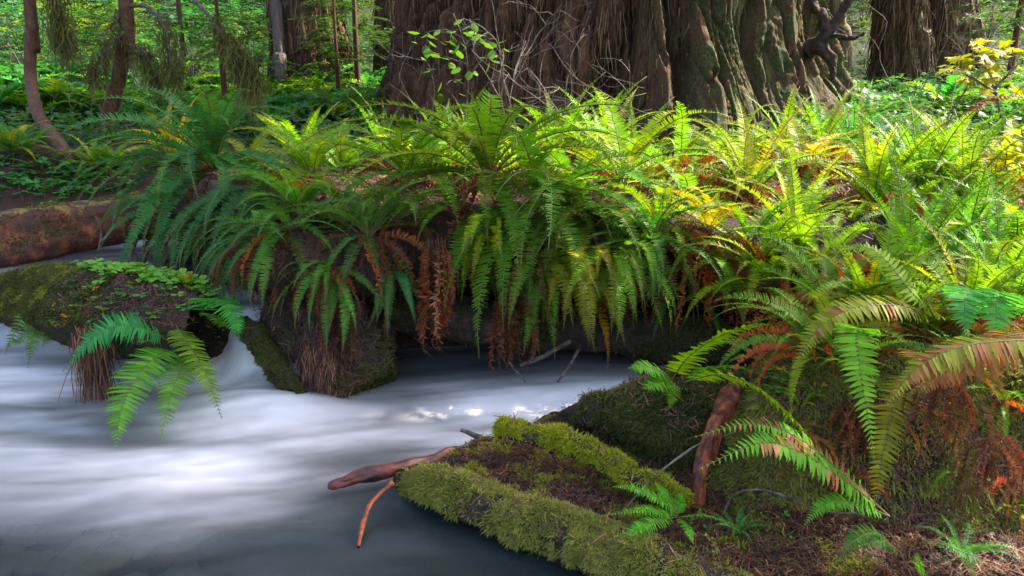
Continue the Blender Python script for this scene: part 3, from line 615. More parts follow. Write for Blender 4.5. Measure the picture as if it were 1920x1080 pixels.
front = [
 (318, 392, .62, 16, 'E H D', TEAL, 'blue-green fern hanging over the bank end right beside the fallen log', -130, 120, 4),
 (400, 400, .62, 14, 'H E D', DG, 'dark fringe fern hanging beneath the great blue-green fern', -100, 110, 6),
 (455, 430, .55, 14, 'E H', TEAL, 'teal fern hanging at the bank corner above the waterfall', -105, 120, 5),
 (545, 430, .50, 13, 'D E B', DG, 'small dark fern on the bank face left of the wide narrow-fronded rosette', -100, 160, 8),
 (690, 440, .66, 30, 'D B E A H D', (.050, .150, .026), 'wide dark rosette of narrow fronds clinging to the bank face over the still water', -90, 320, 18),
 (620, 500, .46, 12, 'H E D', DG, 'hanging fern low on the bank face above the rotting frond skirt', -100, 150, 12),
 (740, 505, .40, 8, 'H E', (.05, .18, .05), 'few narrow fronds hanging below the wide dark rosette', -85, 90, 6),
 (895, 400, .66, 14, 'E H D', (.11, .22, .012), 'yellowish fern hanging between the brown tassels and the bank centre', -85, 110, 6),
 (925, 420, .52, 12, 'E H D', LIME, 'lime fern hanging at the bank centre above the brown beard', -85, 110, 8),
 (1010, 470, .62, 16, 'H E', (.09, .22, .014), 'hanging lime fern right of the brown beard', -80, 100, 8),
 (1075, 480, .62, 16, 'H E D', OLIVE, 'olive hanging fern straight above the thin twig in the rapid', -80, 100, 8),
 (1150, 470, .52, 12, 'E D', GREEN, 'green fern hanging left of the mossy bank hollow', -75, 120, 6),
 (1215, 455, .50, 13, 'A D E', (.06, .2, .03), 'pale-veined fern over the mossy bank hollow', -80, 220, 8),
 (1285, 545, .40, 14, 'B D E', TEAL, 'small teal fern low on the shaded bank above the channel', -90, 240, 4),
 (1365, 540, .46, 14, 'A B D', (.05, .19, .03), 'small green fern beside the brown root, low on the bank', -90, 300, 3),
 (565, 405, .52, 13, 'B A D', (.10, .24, .02), 'leafy fern over the brown bank brow behind the small dark face fern', -95, 280, 8),
 (640, 395, .50, 12, 'A B D', GREEN, 'fern on the brow directly above the wide dark rosette', -90, 300, 8),
 (745, 415, .52, 12, 'B D A', (.09, .23, .03), 'fern on the brow between the wide dark rosette and the brown tassels', -85, 280, 10),
 (505, 450, .46, 12, 'D E B', (.05, .19, .04), 'dense small fern filling the corner above the leaning mossy log', -110, 200, 8),
 (1235, 425, .52, 13, 'B A D', LIME, 'lime fern on the brow above the pale-veined fern', -90, 300, 12),
 (1330, 435, .46, 11, 'A B', YELL, 'yellow fern amid orange litter on the right brow', -90, 320, 14),
 (1405, 455, .50, 12, 'A B D', GREEN, 'green fern on the brow just behind the channel end fern', -90, 320, 12),
 (1490, 470, .52, 12, 'A U B', LIME, 'lime fern on the rusty brow where the two banks meet', -90, 340, 12),
 (1545, 500, .50, 12, 'A B D', (.12, .24, .02), 'fern where the rusty slope meets the near bank', -90, 340, 12),
 (1320, 470, .50, 12, 'B D E', GREEN, 'fern in the orange litter above the two small low ferns', -90, 240, 12),
 (1425, 500, .55, 13, 'A B D', LIME, 'lime fern at the upper end of the dark channel', -100, 240, 8),
]
for px, py, L, n, k, c, lb, az, sp, dn in front:
    fern(bank_hit(px, py), L*(.84 if 'H' in k else .95), int(n*.8), k, c, lb, az=az, spread=sp, dead=int(dn*1.4), dkeys='dH dE dD', dtint=RUST if 1300 < px < 1500 else BROWN)
for q, a_, k_ in LATER: fern(bank_hit(*q)+np.array((0, -.14, .03)), *a_, **k_)
# --- middle and back rows on the terrace
mid = [
 (330, 300, 5.8, .60, 13, 'A B U', YELL, 'yellowish fern beside the bank end, behind the great blue-green fern', 3),
 (470, 305, 5.6, .80, 14, 'A B D', (.15, .22, .015), 'yellow-green fern with low wide arches behind the bank end', 3),
 (560, 290, 6.4, .75, 13, 'A U B', LIME, 'airy lime fern below the dark far redwood', 2),
 (640, 300, 6.0, .78, 14, 'A B', GREEN, 'mid-green fern in the second row left of the leafy shrub', 2),
 (540, 340, 5.2, .60, 12, 'B D A', (.11, .19, .02), 'low fern over orange leaf litter in the bank middle', 10),
 (720, 285, 6.6, .72, 13, 'A B U', GREEN, 'fern at the foot of the pale trunk', 4),
 (800, 300, 6.2, .75, 14, 'A B', LIME, 'lime fern right under the leafy shrub', 3),
 (880, 265, 6.9, .70, 13, 'U A', GREEN, 'fern tucked against the redwood beside the shrub stem', 3),
 (850, 350, 5.2, .82, 14, 'A U B', (.10, .23, .01), 'tall arching fern whose blurred tip nods over the bank centre', 4),
 (960, 330, 5.5, .74, 14, 'A B D', LIME, 'fern with broad fronds in the middle of the terrace', 4),
 (1045, 285, 6.6, .92, 11, 'U U A', GREEN, 'fern with two tall upright fronds before the black bark hollow', 4),
 (1010, 255, 7.0, .70, 13, 'A B', LIME, 'low fern at the redwood foot among the bare twigs', 2),
 (1130, 290, 6.4, .82, 16, 'U A B', LIME, 'vigorous fern reaching up before the twisted bark ridges', 4),
 (1190, 310, 5.9, .84, 14, 'A B U', (.08, .21, .012), 'fern with one long frond pointing across the mossy trunk', 3),
 (1270, 345, 5.2, .86, 15, 'A B D', (.12, .22, .012), 'sunlit fern with long arches in front of the dark trunk foot', 7),
 (1075, 345, 5.1, .76, 14, 'A B D', GREEN, 'fern packed between the lime ferns of the terrace', 3),
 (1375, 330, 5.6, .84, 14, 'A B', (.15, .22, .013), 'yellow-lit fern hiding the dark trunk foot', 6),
 (1395, 420, 4.6, .80, 15, 'U A B', (.13, .20, .014), 'fern with a sheaf of orange stalks on the rusty slope', 9),
 (1470, 310, 6.2, .78, 14, 'U A B', GREEN, 'fern with one straight frond against the mossy trunk', 4),
 (1540, 300, 6.6, .80, 13, 'A U', GREEN, 'fern at the trunk flare with a rust-coloured dead frond', 6),
 (1590, 290, 7.0, .86, 12, 'U A B', TEAL, 'blue-green fern at the outer edge of the trunk flare', 2),
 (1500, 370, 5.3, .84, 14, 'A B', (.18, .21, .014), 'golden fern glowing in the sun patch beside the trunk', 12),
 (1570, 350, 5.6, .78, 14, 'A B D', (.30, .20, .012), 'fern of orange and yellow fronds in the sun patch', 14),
 (1495, 445, 4.3, .72, 14, 'A B U', (.13, .20, .016), 'fern surrounded by dead orange fronds on the rusty slope', 12),
]
for px, py, Yd, L, n, k, c, lb, dn in mid:
    p = PY(px, py, Yd); p[2] = Ts(p[0], p[1]) if Ts(p[0], p[1]) > .4 else p[2]
    fern(p, L*.84, int(n*.95), k, c, lb, dead=int(dn*2.2)+2, dkeys='dA dB dD', dtint=RUST if px > 1150 or px in (540, 720, 960) else BROWN)
right = [
 (1590, 520, None, .72, 12, 'U U A', (.085, .22, .014), 'upright fern with black stalks behind the olive arching frond', 6),
 (1660, 470, None, .80, 13, 'U A', LIME, 'tall fresh fern in the middle of the right slope', 5),
 (1700, 545, None, .80, 12, 'U A U', (.09, .23, .012), 'fern with thin dark stalks fanning over the rusty litter', 6),
 (1790, 520, None, .82, 13, 'U A', (.10, .25, .014), 'luminous upright fern close to the picture edge slope', 4),
 (1860, 560, None, .80, 13, 'A U B', (.08, .23, .02), 'big fern with a broad teal frond bowing over the brown fan', 4),
 (1900, 480, None, .80, 13, 'A B', GREEN, 'fern at the outer edge of the slope below the sunlit foliage', 3),
 (1640, 400, None, .84, 14, 'U A', LIME, 'tall fern behind the rusty slope, below the fibrous trunks', 4),
 (1720, 390, None, .86, 14, 'U A', GREEN, 'fern with crossing dark stalks below the red-brown dead stem', 4),
 (1800, 400, None, .84, 14, 'A U', (.13, .23, .014), 'yellow-green fern under the yellow maple', 4),
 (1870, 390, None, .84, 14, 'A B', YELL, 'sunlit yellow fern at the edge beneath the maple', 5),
 (1680, 340, None, .80, 12, 'A B', TEAL, 'shaded fern at the base of the fibrous trunks', 2),
 (1780, 335, None, .80, 12, 'A U', GREEN, 'fern half hidden behind the maple stem', 3),
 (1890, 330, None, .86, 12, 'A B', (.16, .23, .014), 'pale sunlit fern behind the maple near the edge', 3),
 (1560, 600, None, .62, 10, 'A B D', GREEN, 'low fern at the top of the mossy step', 10),
 (1740, 640, None, .50, 6, 'A B', OLIVE, 'sparse olive fern in red litter above the mossy step', 10),
]
for px, py, Yd, L, n, k, c, lb, dn in right:
    p = hit(px, py); fern(p, L*.78, int(n*1.1), k, c, lb, dead=dn+5, dkeys='dA dB dD', dtint=RUST, az=None)

for px, py, L, n, k, c, lb, dn in ((1430, 650, .36, 12, 'A B D', LIME, 'lime fern on the near bank edge over the channel', 8), (1525, 655, .40, 13, 'B A D', GREEN, 'green fern right above the clover patch of the step', 10), (1625, 600, .46, 12, 'U A B', LIME, 'tall lime fern above the bridge-like olive frond', 10), (1700, 630, .42, 12, 'A B U', (.12, .27, .015), 'bright fern right behind the bridge-like olive frond', 8), (1800, 620, .46, 13, 'U A B', LIME, 'upright lime fern between the broad teal fronds', 8), (1890, 610, .50, 13, 'A B U', GREEN, 'green fern behind the half-withered fan', 8), (1790, 690, .30, 9, 'B D', (.10, .24, .02), 'smaller green fern at the brow under the half-withered fan', 12), (1880, 770, .26, 9, 'D E B', GREEN, 'green fern drooping over the outer mossy wall', 10), (1560, 640, .34, 9, 'A B D', OLIVE, 'olive fern among red litter at the step brow', 14)):
    fern(hit(px, py), L, n, k, c, lb, dead=dn, dkeys='dA dB dD', dtint=RUST)
for px, py, L, lb in ((1480, 800, .22, 'low heap of rusty dead fronds beside the spotted frond'), (1570, 900, .20, 'small rusty dead fern against the mossy wall under the hanging frond'), (1880, 900, .26, 'rusty dead fern low on the outer mossy wall'), (1690, 760, .28, 'rust-brown dead fern between hanging lime frond and withered fans'), (1640, 500, .5, 'red-brown dead fern among the tall fresh ferns of the slope'), (1450, 590, .34, 'red-brown dead fern over the channel mouth')):
    fern(hit(px, py), L, 0, 'D', GREEN, lb, dead=16, dkeys='dA dB dD dE', dtint=(.26, .09, .03), name='dead_fern')
for px, py, L, n, k, c, lb in ((1500, 770, .16, 7, 'A B D', LIME, 'little lime fern seedling high on the mossy step by the clover'), (1450, 850, .12, 6, 'A B', GREEN, 'tiny fern seedling on the mossy step behind the spotted frond'), (1800, 900, .16, 6, 'B D E', GREEN, 'tiny fern on the mossy wall among withered fans'), (1380, 1005, .14, 7, 'A B', (.06, .24, .05), 'feathery small sprig on the litter under the spotted frond tips'), (1890, 960, .14, 6, 'B D', GREEN, 'small olive fern at the outer foot of the mossy wall'), (1800, 1050, .2, 8, 'A B D', (.05, .2, .04), 'small dark fern on the litter at the outer lower edge'), (1590, 700, .26, 9, 'A B', LIME, 'small fern in red litter behind the hanging lime frond'), (1440, 690, .26, 9, 'A B D', GREEN, 'small fern at the inner top of the mossy step')):
    fern(hit(px, py), L, n, k, c, lb, dead=4)
# --- hero ferns in front: every frond drawn along its own path, each leaflet an object
def leaflet_mesh():
    s = np.array([0, .12, .35, .65, .88]); wd = np.array([.35, 1.0, .86, .62, .3])*.5
    V = [(x, -w*(1 if k else .7), .03*abs(w)) for k, (x, w) in enumerate(zip(s, wd))]+[(x, w*(1.25 if k == 1 else 1), .03*abs(w)) for k, (x, w) in enumerate(zip(s, wd))]+[(x, 0, -.06*x*x) for x in s]+[(1, .03, -.12)]
    V = np.array(V); F = []
    for k in range(4): F += [(k, k+1, 11+k), (k, 11+k, 10+k), (10+k, 11+k, 6+k), (10+k, 6+k, 5+k)]
    F += [(4, 15, 14), (14, 15, 9)]; return mesh('leaflet', V, np.array(F), M_frond)
LEAFLET = leaflet_mesh()
def hero_frond(parent, pts, width, tint, n=30, roll=0., alpha=1., start=.10, droop=.12, fwd=.2, rach=.0028):
    """pts: (px, py, distance) from the base to the tip"""
    P = np.array([PY(*q) for q in pts])-np.array(parent.location); P = catmull(P, 41); Tn = norm(np.gradient(P, axis=0))
    S = norm(np.cross(Tn, np.array((0, 0, 1.))+0*Tn)); 
    for k in range(1, 41):
        if S[k] @ S[k-1] < 0: S[k] = -S[k]
    Nn = np.cross(S, Tn); cr, sr = math.cos(roll), math.sin(roll); S = S*cr+Nn*sr; Nn = norm(np.cross(S, Tn))
    k = slice(0, 41, 4); Pr = P[k]; rv, rf = tube(Pr, np.linspace(rach, rach*.3, len(Pr)), 5)
    fo = obj('frond', mesh('frond', rv, rf, M_stalk), parent); n = int(n*1.15)
    L = np.linalg.norm(np.diff(P, axis=0), axis=1).sum()
    for t in np.linspace(start, .985, n):
        i = min(39, int(t*40)); f = t*40-i; p = P[i]*(1-f)+P[i+1]*f; T_, s, nn = Tn[i], S[i], Nn[i]
        w = width*(.55+.45*float(sstep(start-.1, start+.2, t)))*max(.10, 1-max(0, (t-.35)/.65)**1.8)
        for sg in (1, -1):
            d = s*sg+T_*(fwd+.5*t**3+random.gauss(0, .06))+nn*(-droop+random.gauss(0, .08)); d /= np.linalg.norm(d)
            b = T_-d*(d@T_); b /= np.linalg.norm(b); b = b+nn*random.gauss(0, .18); b /= np.linalg.norm(b); u = np.cross(d, b)
            if u @ nn < 0: u = -u
            b2 = np.cross(u, d); ww = w*random.uniform(.9, 1.08); lw = min(.30*w, 1.08*L*(1-start)/n)*(1 if b2 @ T_ > 0 else 1)
            lw = max(lw, .004)
            M = Matrix(((d[0]*ww, b2[0]*lw, u[0]*ww, p[0]), (d[1]*ww, b2[1]*lw, u[1]*ww, p[1]), (d[2]*ww, b2[2]*lw, u[2]*ww, p[2]), (0, 0, 0, 1)))
            lo = obj('leaflet', LEAFLET, fo); lo.matrix_local = M
            q = random.uniform(.85, 1.15); col = tint
            bw = (1-alpha)*1.7*(.5+.5*math.sin(t*17+sg*1.3+width*400)+random.uniform(-.3, .3))
            if bw > .35: col = random.choice(((.36, .13, .05), (.40, .20, .11), (.26, .09, .04), (.30, .22, .05)))
            lo.color = (col[0]*q, col[1]*q, col[2]*q, min(1, alpha+.25))
    return fo
def hero(base, label):
    return thing('sword_fern', PY(*base), label, 'fern')
FRESH = (.105, .32, .018)
h = hero((1668, 968, 2.18), 'fern with orange-spotted fronds arching in front of the mossy step')
hero_frond(h, [(1668, 968, 2.18), (1590, 905, 2.14), (1500, 848, 2.10), (1420, 832, 2.05), (1310, 880, 1.98)], .072, FRESH, 34, .45, .72)
hero_frond(h, [(1668, 968, 2.20), (1560, 870, 2.26), (1480, 812, 2.26), (1400, 795, 2.22), (1300, 820, 2.16)], .052, FRESH, 32, .45, .70)
hero_frond(h, [(1668, 968, 2.16), (1600, 942, 2.11), (1545, 945, 2.08), (1508, 985, 2.05)], .042, (.09, .30, .02), 26, .3)
h = hero((1290, 712, 2.78), 'lime fern on top of the mossy root by the rapid')
hero_frond(h, [(1258, 715, 2.78), (1290, 670, 2.7), (1345, 632, 2.66), (1400, 612, 2.62), (1462, 606, 2.6)], .078, LIME, 30, .5)
hero_frond(h, [(1262, 712, 2.74), (1235, 695, 2.7), (1210, 688, 2.66), (1178, 690, 2.64)], .060, FRESH, 22, .4)
hero_frond(h, [(1262, 714, 2.72), (1240, 715, 2.66), (1205, 728, 2.6)], .058, FRESH, 20, .4)
hero_frond(h, [(1285, 716, 2.6), (1350, 702, 2.5), (1420, 726, 2.42), (1490, 788, 2.36), (1540, 860, 2.33)], .074, LIME, 34, .55)
hero_frond(h, [(1285, 718, 2.72), (1330, 690, 2.64), (1380, 686, 2.6), (1420, 700, 2.56)], .065, FRESH, 24, .4)
hero_frond(h, [(1265, 718, 2.74), (1262, 740, 2.68), (1255, 765, 2.64)], .03, GREEN, 16, .2)
h = hero((1712, 700, 2.45), 'fern with one lime frond hanging straight down the mossy step')
hero_frond(h, [(1650, 655, 2.42), (1622, 622, 2.34), (1606, 622, 2.26), (1612, 690, 2.16), (1628, 790, 2.10), (1642, 880, 2.07)], .068, (.135, .34, .02), 36, 0., start=.16, droop=-.02)
hero_frond(h, [(1700, 700, 2.40), (1690, 720, 2.32), (1668, 790, 2.22), (1650, 880, 2.16), (1640, 955, 2.13)], .062, OLIVE, 32, .15)
hero_frond(h, [(1722, 690, 2.42), (1715, 660, 2.36), (1735, 720, 2.25), (1722, 790, 2.20)], .05, OLIVE, 26, .1, .7)
h = hero((1725, 590, 2.6), 'olive fern with one frond arched like a bridge over the step edge')
hero_frond(h, [(1760, 600, 2.62), (1690, 573, 2.52), (1600, 578, 2.44), (1530, 620, 2.38), (1488, 692, 2.34)], .070, (.22, .25, .02), 38, .45, .80)
hero_frond(h, [(1770, 596, 2.66), (1720, 560, 2.6), (1640, 470, 2.7), (1560, 465, 2.75)], .06, LIME, 32, .4)
h = hero((1990, 690, 2.1), 'half-withered fern fanning pinkish brown fronds from the right')
for q, c, al in (([(1990, 640, 2.1), (1900, 638, 2.02), (1800, 650, 1.96), (1720, 690, 1.92), (1660, 760, 1.9)], (.24, .26, .03), .62), ([(1990, 700, 2.1), (1900, 660, 2.06), (1790, 690, 2.02), (1700, 740, 2.0)], (.22, .11, .045), .35), ([(1990, 640, 2.15), (1930, 625, 2.12), (1860, 640, 2.08), (1800, 700, 2.05)], (.16, .18, .03), .6)):
    hero_frond(h, q, .070, c, 38, .35, al, droop=.5)
h = hero((1862, 545, 2.6), 'fern showing a broad glossy teal frond bowed toward the water')
hero_frond(h, [(1870, 600, 2.7), (1850, 560, 2.55), (1815, 545, 2.45), (1808, 580, 2.36), (1815, 640, 2.32)], .085, (.065, .30, .065), 32, .05, droop=.02)
hero_frond(h, [(1890, 600, 2.7), (1885, 560, 2.55), (1870, 550, 2.45), (1868, 600, 2.36), (1875, 670, 2.32)], .08, (.075, .30, .05), 32, .05, droop=.02)
h = hero((1270, 968, 2.22), 'small bright rosette fern growing on the litter above the long mossy log')
for q, w in (([(1270, 968, 2.22), (1235, 935, 2.2), (1190, 915, 2.2), (1150, 912, 2.18)], .026), ([(1270, 968, 2.22), (1250, 930, 2.24), (1228, 905, 2.25)], .024), ([(1270, 968, 2.22), (1275, 935, 2.24), (1283, 905, 2.24)], .02), ([(1268, 968, 2.2), (1215, 955, 2.16), (1135, 965, 2.12)], .024),
             ([(1268, 970, 2.2), (1225, 978, 2.12), (1190, 995, 2.08), (1165, 1025, 2.05)], .028), ([(1272, 970, 2.2), (1320, 965, 2.16), (1380, 985, 2.12)], .022), ([(1272, 970, 2.2), (1290, 990, 2.12), (1300, 1020, 2.08)], .02)):
    hero_frond(h, q, w*1.15, (.09, .36, .02), 24, .3, rach=.002)
h = hero((1690, 1035, 1.98), 'small curled fern on the litter at the foot of the mossy step')
hero_frond(h, [(1680, 1030, 2.0), (1640, 1000, 1.98), (1600, 1015, 1.95), (1565, 1060, 1.92)], .04, (.06, .17, .02), 24, .4)
hero_frond(h, [(1682, 1032, 1.98), (1655, 1015, 1.95), (1615, 1022, 1.93)], .03, (.05, .18, .025), 20, .4)
h = hero((1735, 1090, 1.9), 'tiny fern with one upright tip at the lower edge litter')
hero_frond(h, [(1735, 1100, 1.88), (1728, 1070, 1.88), (1720, 1035, 1.87)], .03, (.06, .20, .02), 18, .1)
hero_frond(h, [(1840, 1045, 1.95), (1805, 1035, 1.93), (1760, 1012, 1.92)], .03, (.04, .18, .03), 18, .4)
# ferns of the midstream stump
h = hero((318, 632, 3.50), 'fern on the midstream stump with broad glossy fronds pointing at the water')
hero_frond(h, [(318, 640, 3.50), (270, 616, 3.42), (215, 612, 3.36), (165, 642, 3.30), (117, 697, 3.26)], .115, (.035, .24, .07), 34, .45, droop=.05)
hero_frond(h, [(330, 655, 3.48), (300, 665, 3.36), (262, 700, 3.22), (228, 765, 3.02), (217, 840, 2.90)], .115, (.085, .25, .02), 34, .25, droop=.05)
hero_frond(h, [(352, 662, 3.48), (345, 680, 3.36), (322, 735, 3.14), (300, 826, 2.92)], .085, (.10, .25, .018), 30, .2)
hero_frond(h, [(330, 610, 3.52), (350, 640, 3.40), (385, 700, 3.22), (416, 785, 3.06)], .08, (.10, .19, .018), 30, .2)
h = hero((385, 585, 3.62), 'fern at the stump tip curling one frond over the waterfall')
hero_frond(h, [(376, 594, 3.60), (392, 562, 3.54), (415, 566, 3.48), (437, 592, 3.44), (448, 634, 3.40)], .12, (.045, .25, .05), 30, .2, droop=.1)
hero_frond(h, [(378, 592, 3.60), (398, 590, 3.52), (425, 612, 3.46), (480, 615, 3.44)], .05, (.10, .24, .02), 22, .4)
h = hero((70, 590, 4.1), 'small pale fern at the outer flank of the midstream stump')
for q in ([(70, 595, 4.05), (45, 590, 4.0), (20, 640, 3.92), (8, 665, 3.9)], [(75, 600, 4.05), (55, 610, 3.97), (35, 640, 3.92), (15, 640, 3.9)], [(100, 590, 4.05), (92, 620, 3.95), (80, 650, 3.9)], [(80, 600, 4.05), (62, 630, 3.92), (52, 690, 3.85)]):
    hero_frond(h, q, .05, (.11, .21, .06), 20, .3)
# brown withered fans on the right step
for px, py, Yq, lb in ((1765, 700, 2.2, 'curtain of rust-brown withered fronds hanging down the mossy step'), (1845, 800, 2.15, 'shrivelled brown fronds hanging at the outer part of the mossy step'), (1610, 745, 2.4, 'rust fan of dead fronds behind the hanging lime frond')):
    fern(PY(px, py, Yq), .27, 0, 'D', GREEN, lb, az=-90, spread=150, dead=22, dkeys='dH dE dH', dtint=(.15, .06, .03), name='dead_fern')

def FW(px): return 'outside the swept tree foot' if px < 90 else 'between the two curved trees' if px < 190 else 'right of the leaning tree foot' if px < 340 else 'under the large moss curtain' if px < 510 else 'around the dark far redwood foot' if px < 650 else 'by the pale trunk foot' if px < 800 else 'by the stringy tan trunk' if px < 1730 else 'behind the maple'
# --- far shaded slope ferns
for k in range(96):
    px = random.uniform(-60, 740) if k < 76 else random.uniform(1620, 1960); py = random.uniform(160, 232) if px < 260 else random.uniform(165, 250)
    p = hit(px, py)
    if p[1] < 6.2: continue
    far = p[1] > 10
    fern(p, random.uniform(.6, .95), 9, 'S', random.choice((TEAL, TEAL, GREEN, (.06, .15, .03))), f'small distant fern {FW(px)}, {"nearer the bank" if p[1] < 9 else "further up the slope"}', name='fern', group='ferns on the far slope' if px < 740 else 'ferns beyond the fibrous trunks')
for px, py, L, c, lb in ((30, 330, .5, TEAL, 'dark fern behind the red-brown fallen log at the far edge'), (60, 345, .38, (.05, .19, .05), 'low teal fern behind the fallen log, beside the swept tree foot'), (180, 330, .4, GREEN, 'low green fern between the curved trees and the great blue-green fern'), (20, 285, .5, YELL, 'yellowish fern on the slope before the first curved tree'), (215, 290, .4, GREEN, 'fern at the foot of the dark leaning tree')):
    p = PY(px, py, 6.6); p[2] = max(Ts(p[0], p[1]), p[2]-.15); fern(p, L, 12, 'A B D', c, lb, dead=3)

# ------------------------------------------------------------------ clover (wood sorrel)
def sorrel_mesh():
    V = []; F = []
    for a in (0, 2.1, 4.2):
        k = len(V); q = [(0, 0), (.35, .30), (.8, .42), (1.0, .22), (.86, 0), (1.0, -.22), (.8, -.42), (.35, -.30)]
        for u, v in q: V.append((u*math.cos(a)-v*math.sin(a), u*math.sin(a)+v*math.cos(a), .10*u-.25*abs(v)*.6))
        F += [(k, k+1, k+4), (k+1, k+2, k+4), (k+2, k+3, k+4), (k, k+4, k+7), (k+4, k+6, k+7), (k+4, k+5, k+6)]
    k = len(V); V += [(-.03, 0, 0), (.03, 0, 0), (0, .02, -2.2)]; F.append((k, k+1, k+2))
    return mesh('leaf', np.array(V), np.array(F), M_leaf)
SOR = sorrel_mesh()
def sorrel(points, size, label, tint=(.12, .30, .03), yellow=.06):
    r = thing('sorrel_patch', points[0], label, 'clover'); r0 = np.array(points[0])
    for p in points:
        o = obj('leaf', SOR, r, np.array(p)-r0+np.array((0, 0, size*random.uniform(.4, 1.4)))); s = size*random.uniform(.7, 1.35); o.scale = (s, s, s*.9)
        o.rotation_euler = (random.gauss(0, .25), random.gauss(0, .25), random.uniform(0, 6)); q = random.uniform(.8, 1.25)
        c = tint if random.random() > yellow else (.40, .22, .02); o.color = (c[0]*q, c[1]*q, c[2]*q, 1)
    return r
P, nn = sample(*ISL, 300, 33, lambda c, n: sstep(.45, .8, n[:, 2])*sstep(-2.35, -1.95, c[:, 0])*(.30+sstep(3.72, 3.86, c[:, 1]+.35*(c[:, 0]+1.8))))
sorrel(list(P[:290]), .036, 'bed of bright three-lobed clover leaves on top of the midstream stump')
P, nn = sample(*ISL, 60, 34, lambda c, n: sstep(-.2, .3, n[:, 2])*sstep(.7, .2, n[:, 2])*sstep(-2.4, -1.9, c[:, 0])*(n[:, 1] < 0)); sorrel(list(P), .030, 'loose clover leaves on the front flank of the stump among red roots', (.07, .22, .05), .15)
def spots(cx, cy, rx, ry, n): return [hit(random.gauss(cx, rx), random.gauss(cy, ry)) for _ in range(n)]
sorrel(spots(1485, 725, 45, 22, 40), .024, 'patch of clover in red litter on top of the mossy step')
sorrel(spots(1330, 985, 55, 22, 40), .012, 'tiny clover on the litter beside the small rosette fern')
sorrel(spots(1420, 1010, 50, 20, 30), .011, 'tiny clover near the lower litter beneath the spotted fern')
sorrel(spots(1180, 890, 70, 22, 60), .011, 'sprinkle of clover between the two mossy logs')
sorrel(spots(1855, 755, 40, 40, 14), .020, 'few clover leaves among brown fronds by the picture edge')
sorrel([p for p in spots(120, 340, 90, 25, 240) if p[2] > .3][:200], .05, 'thick bed of clover behind the red-brown fallen log', (.05, .20, .05), .02)
sorrel([p for p in spots(1350, 470, 160, 40, 130) if p[2] > .3], .022, 'scattered clover on the rusty far bank slope', (.06, .2, .03), .05)

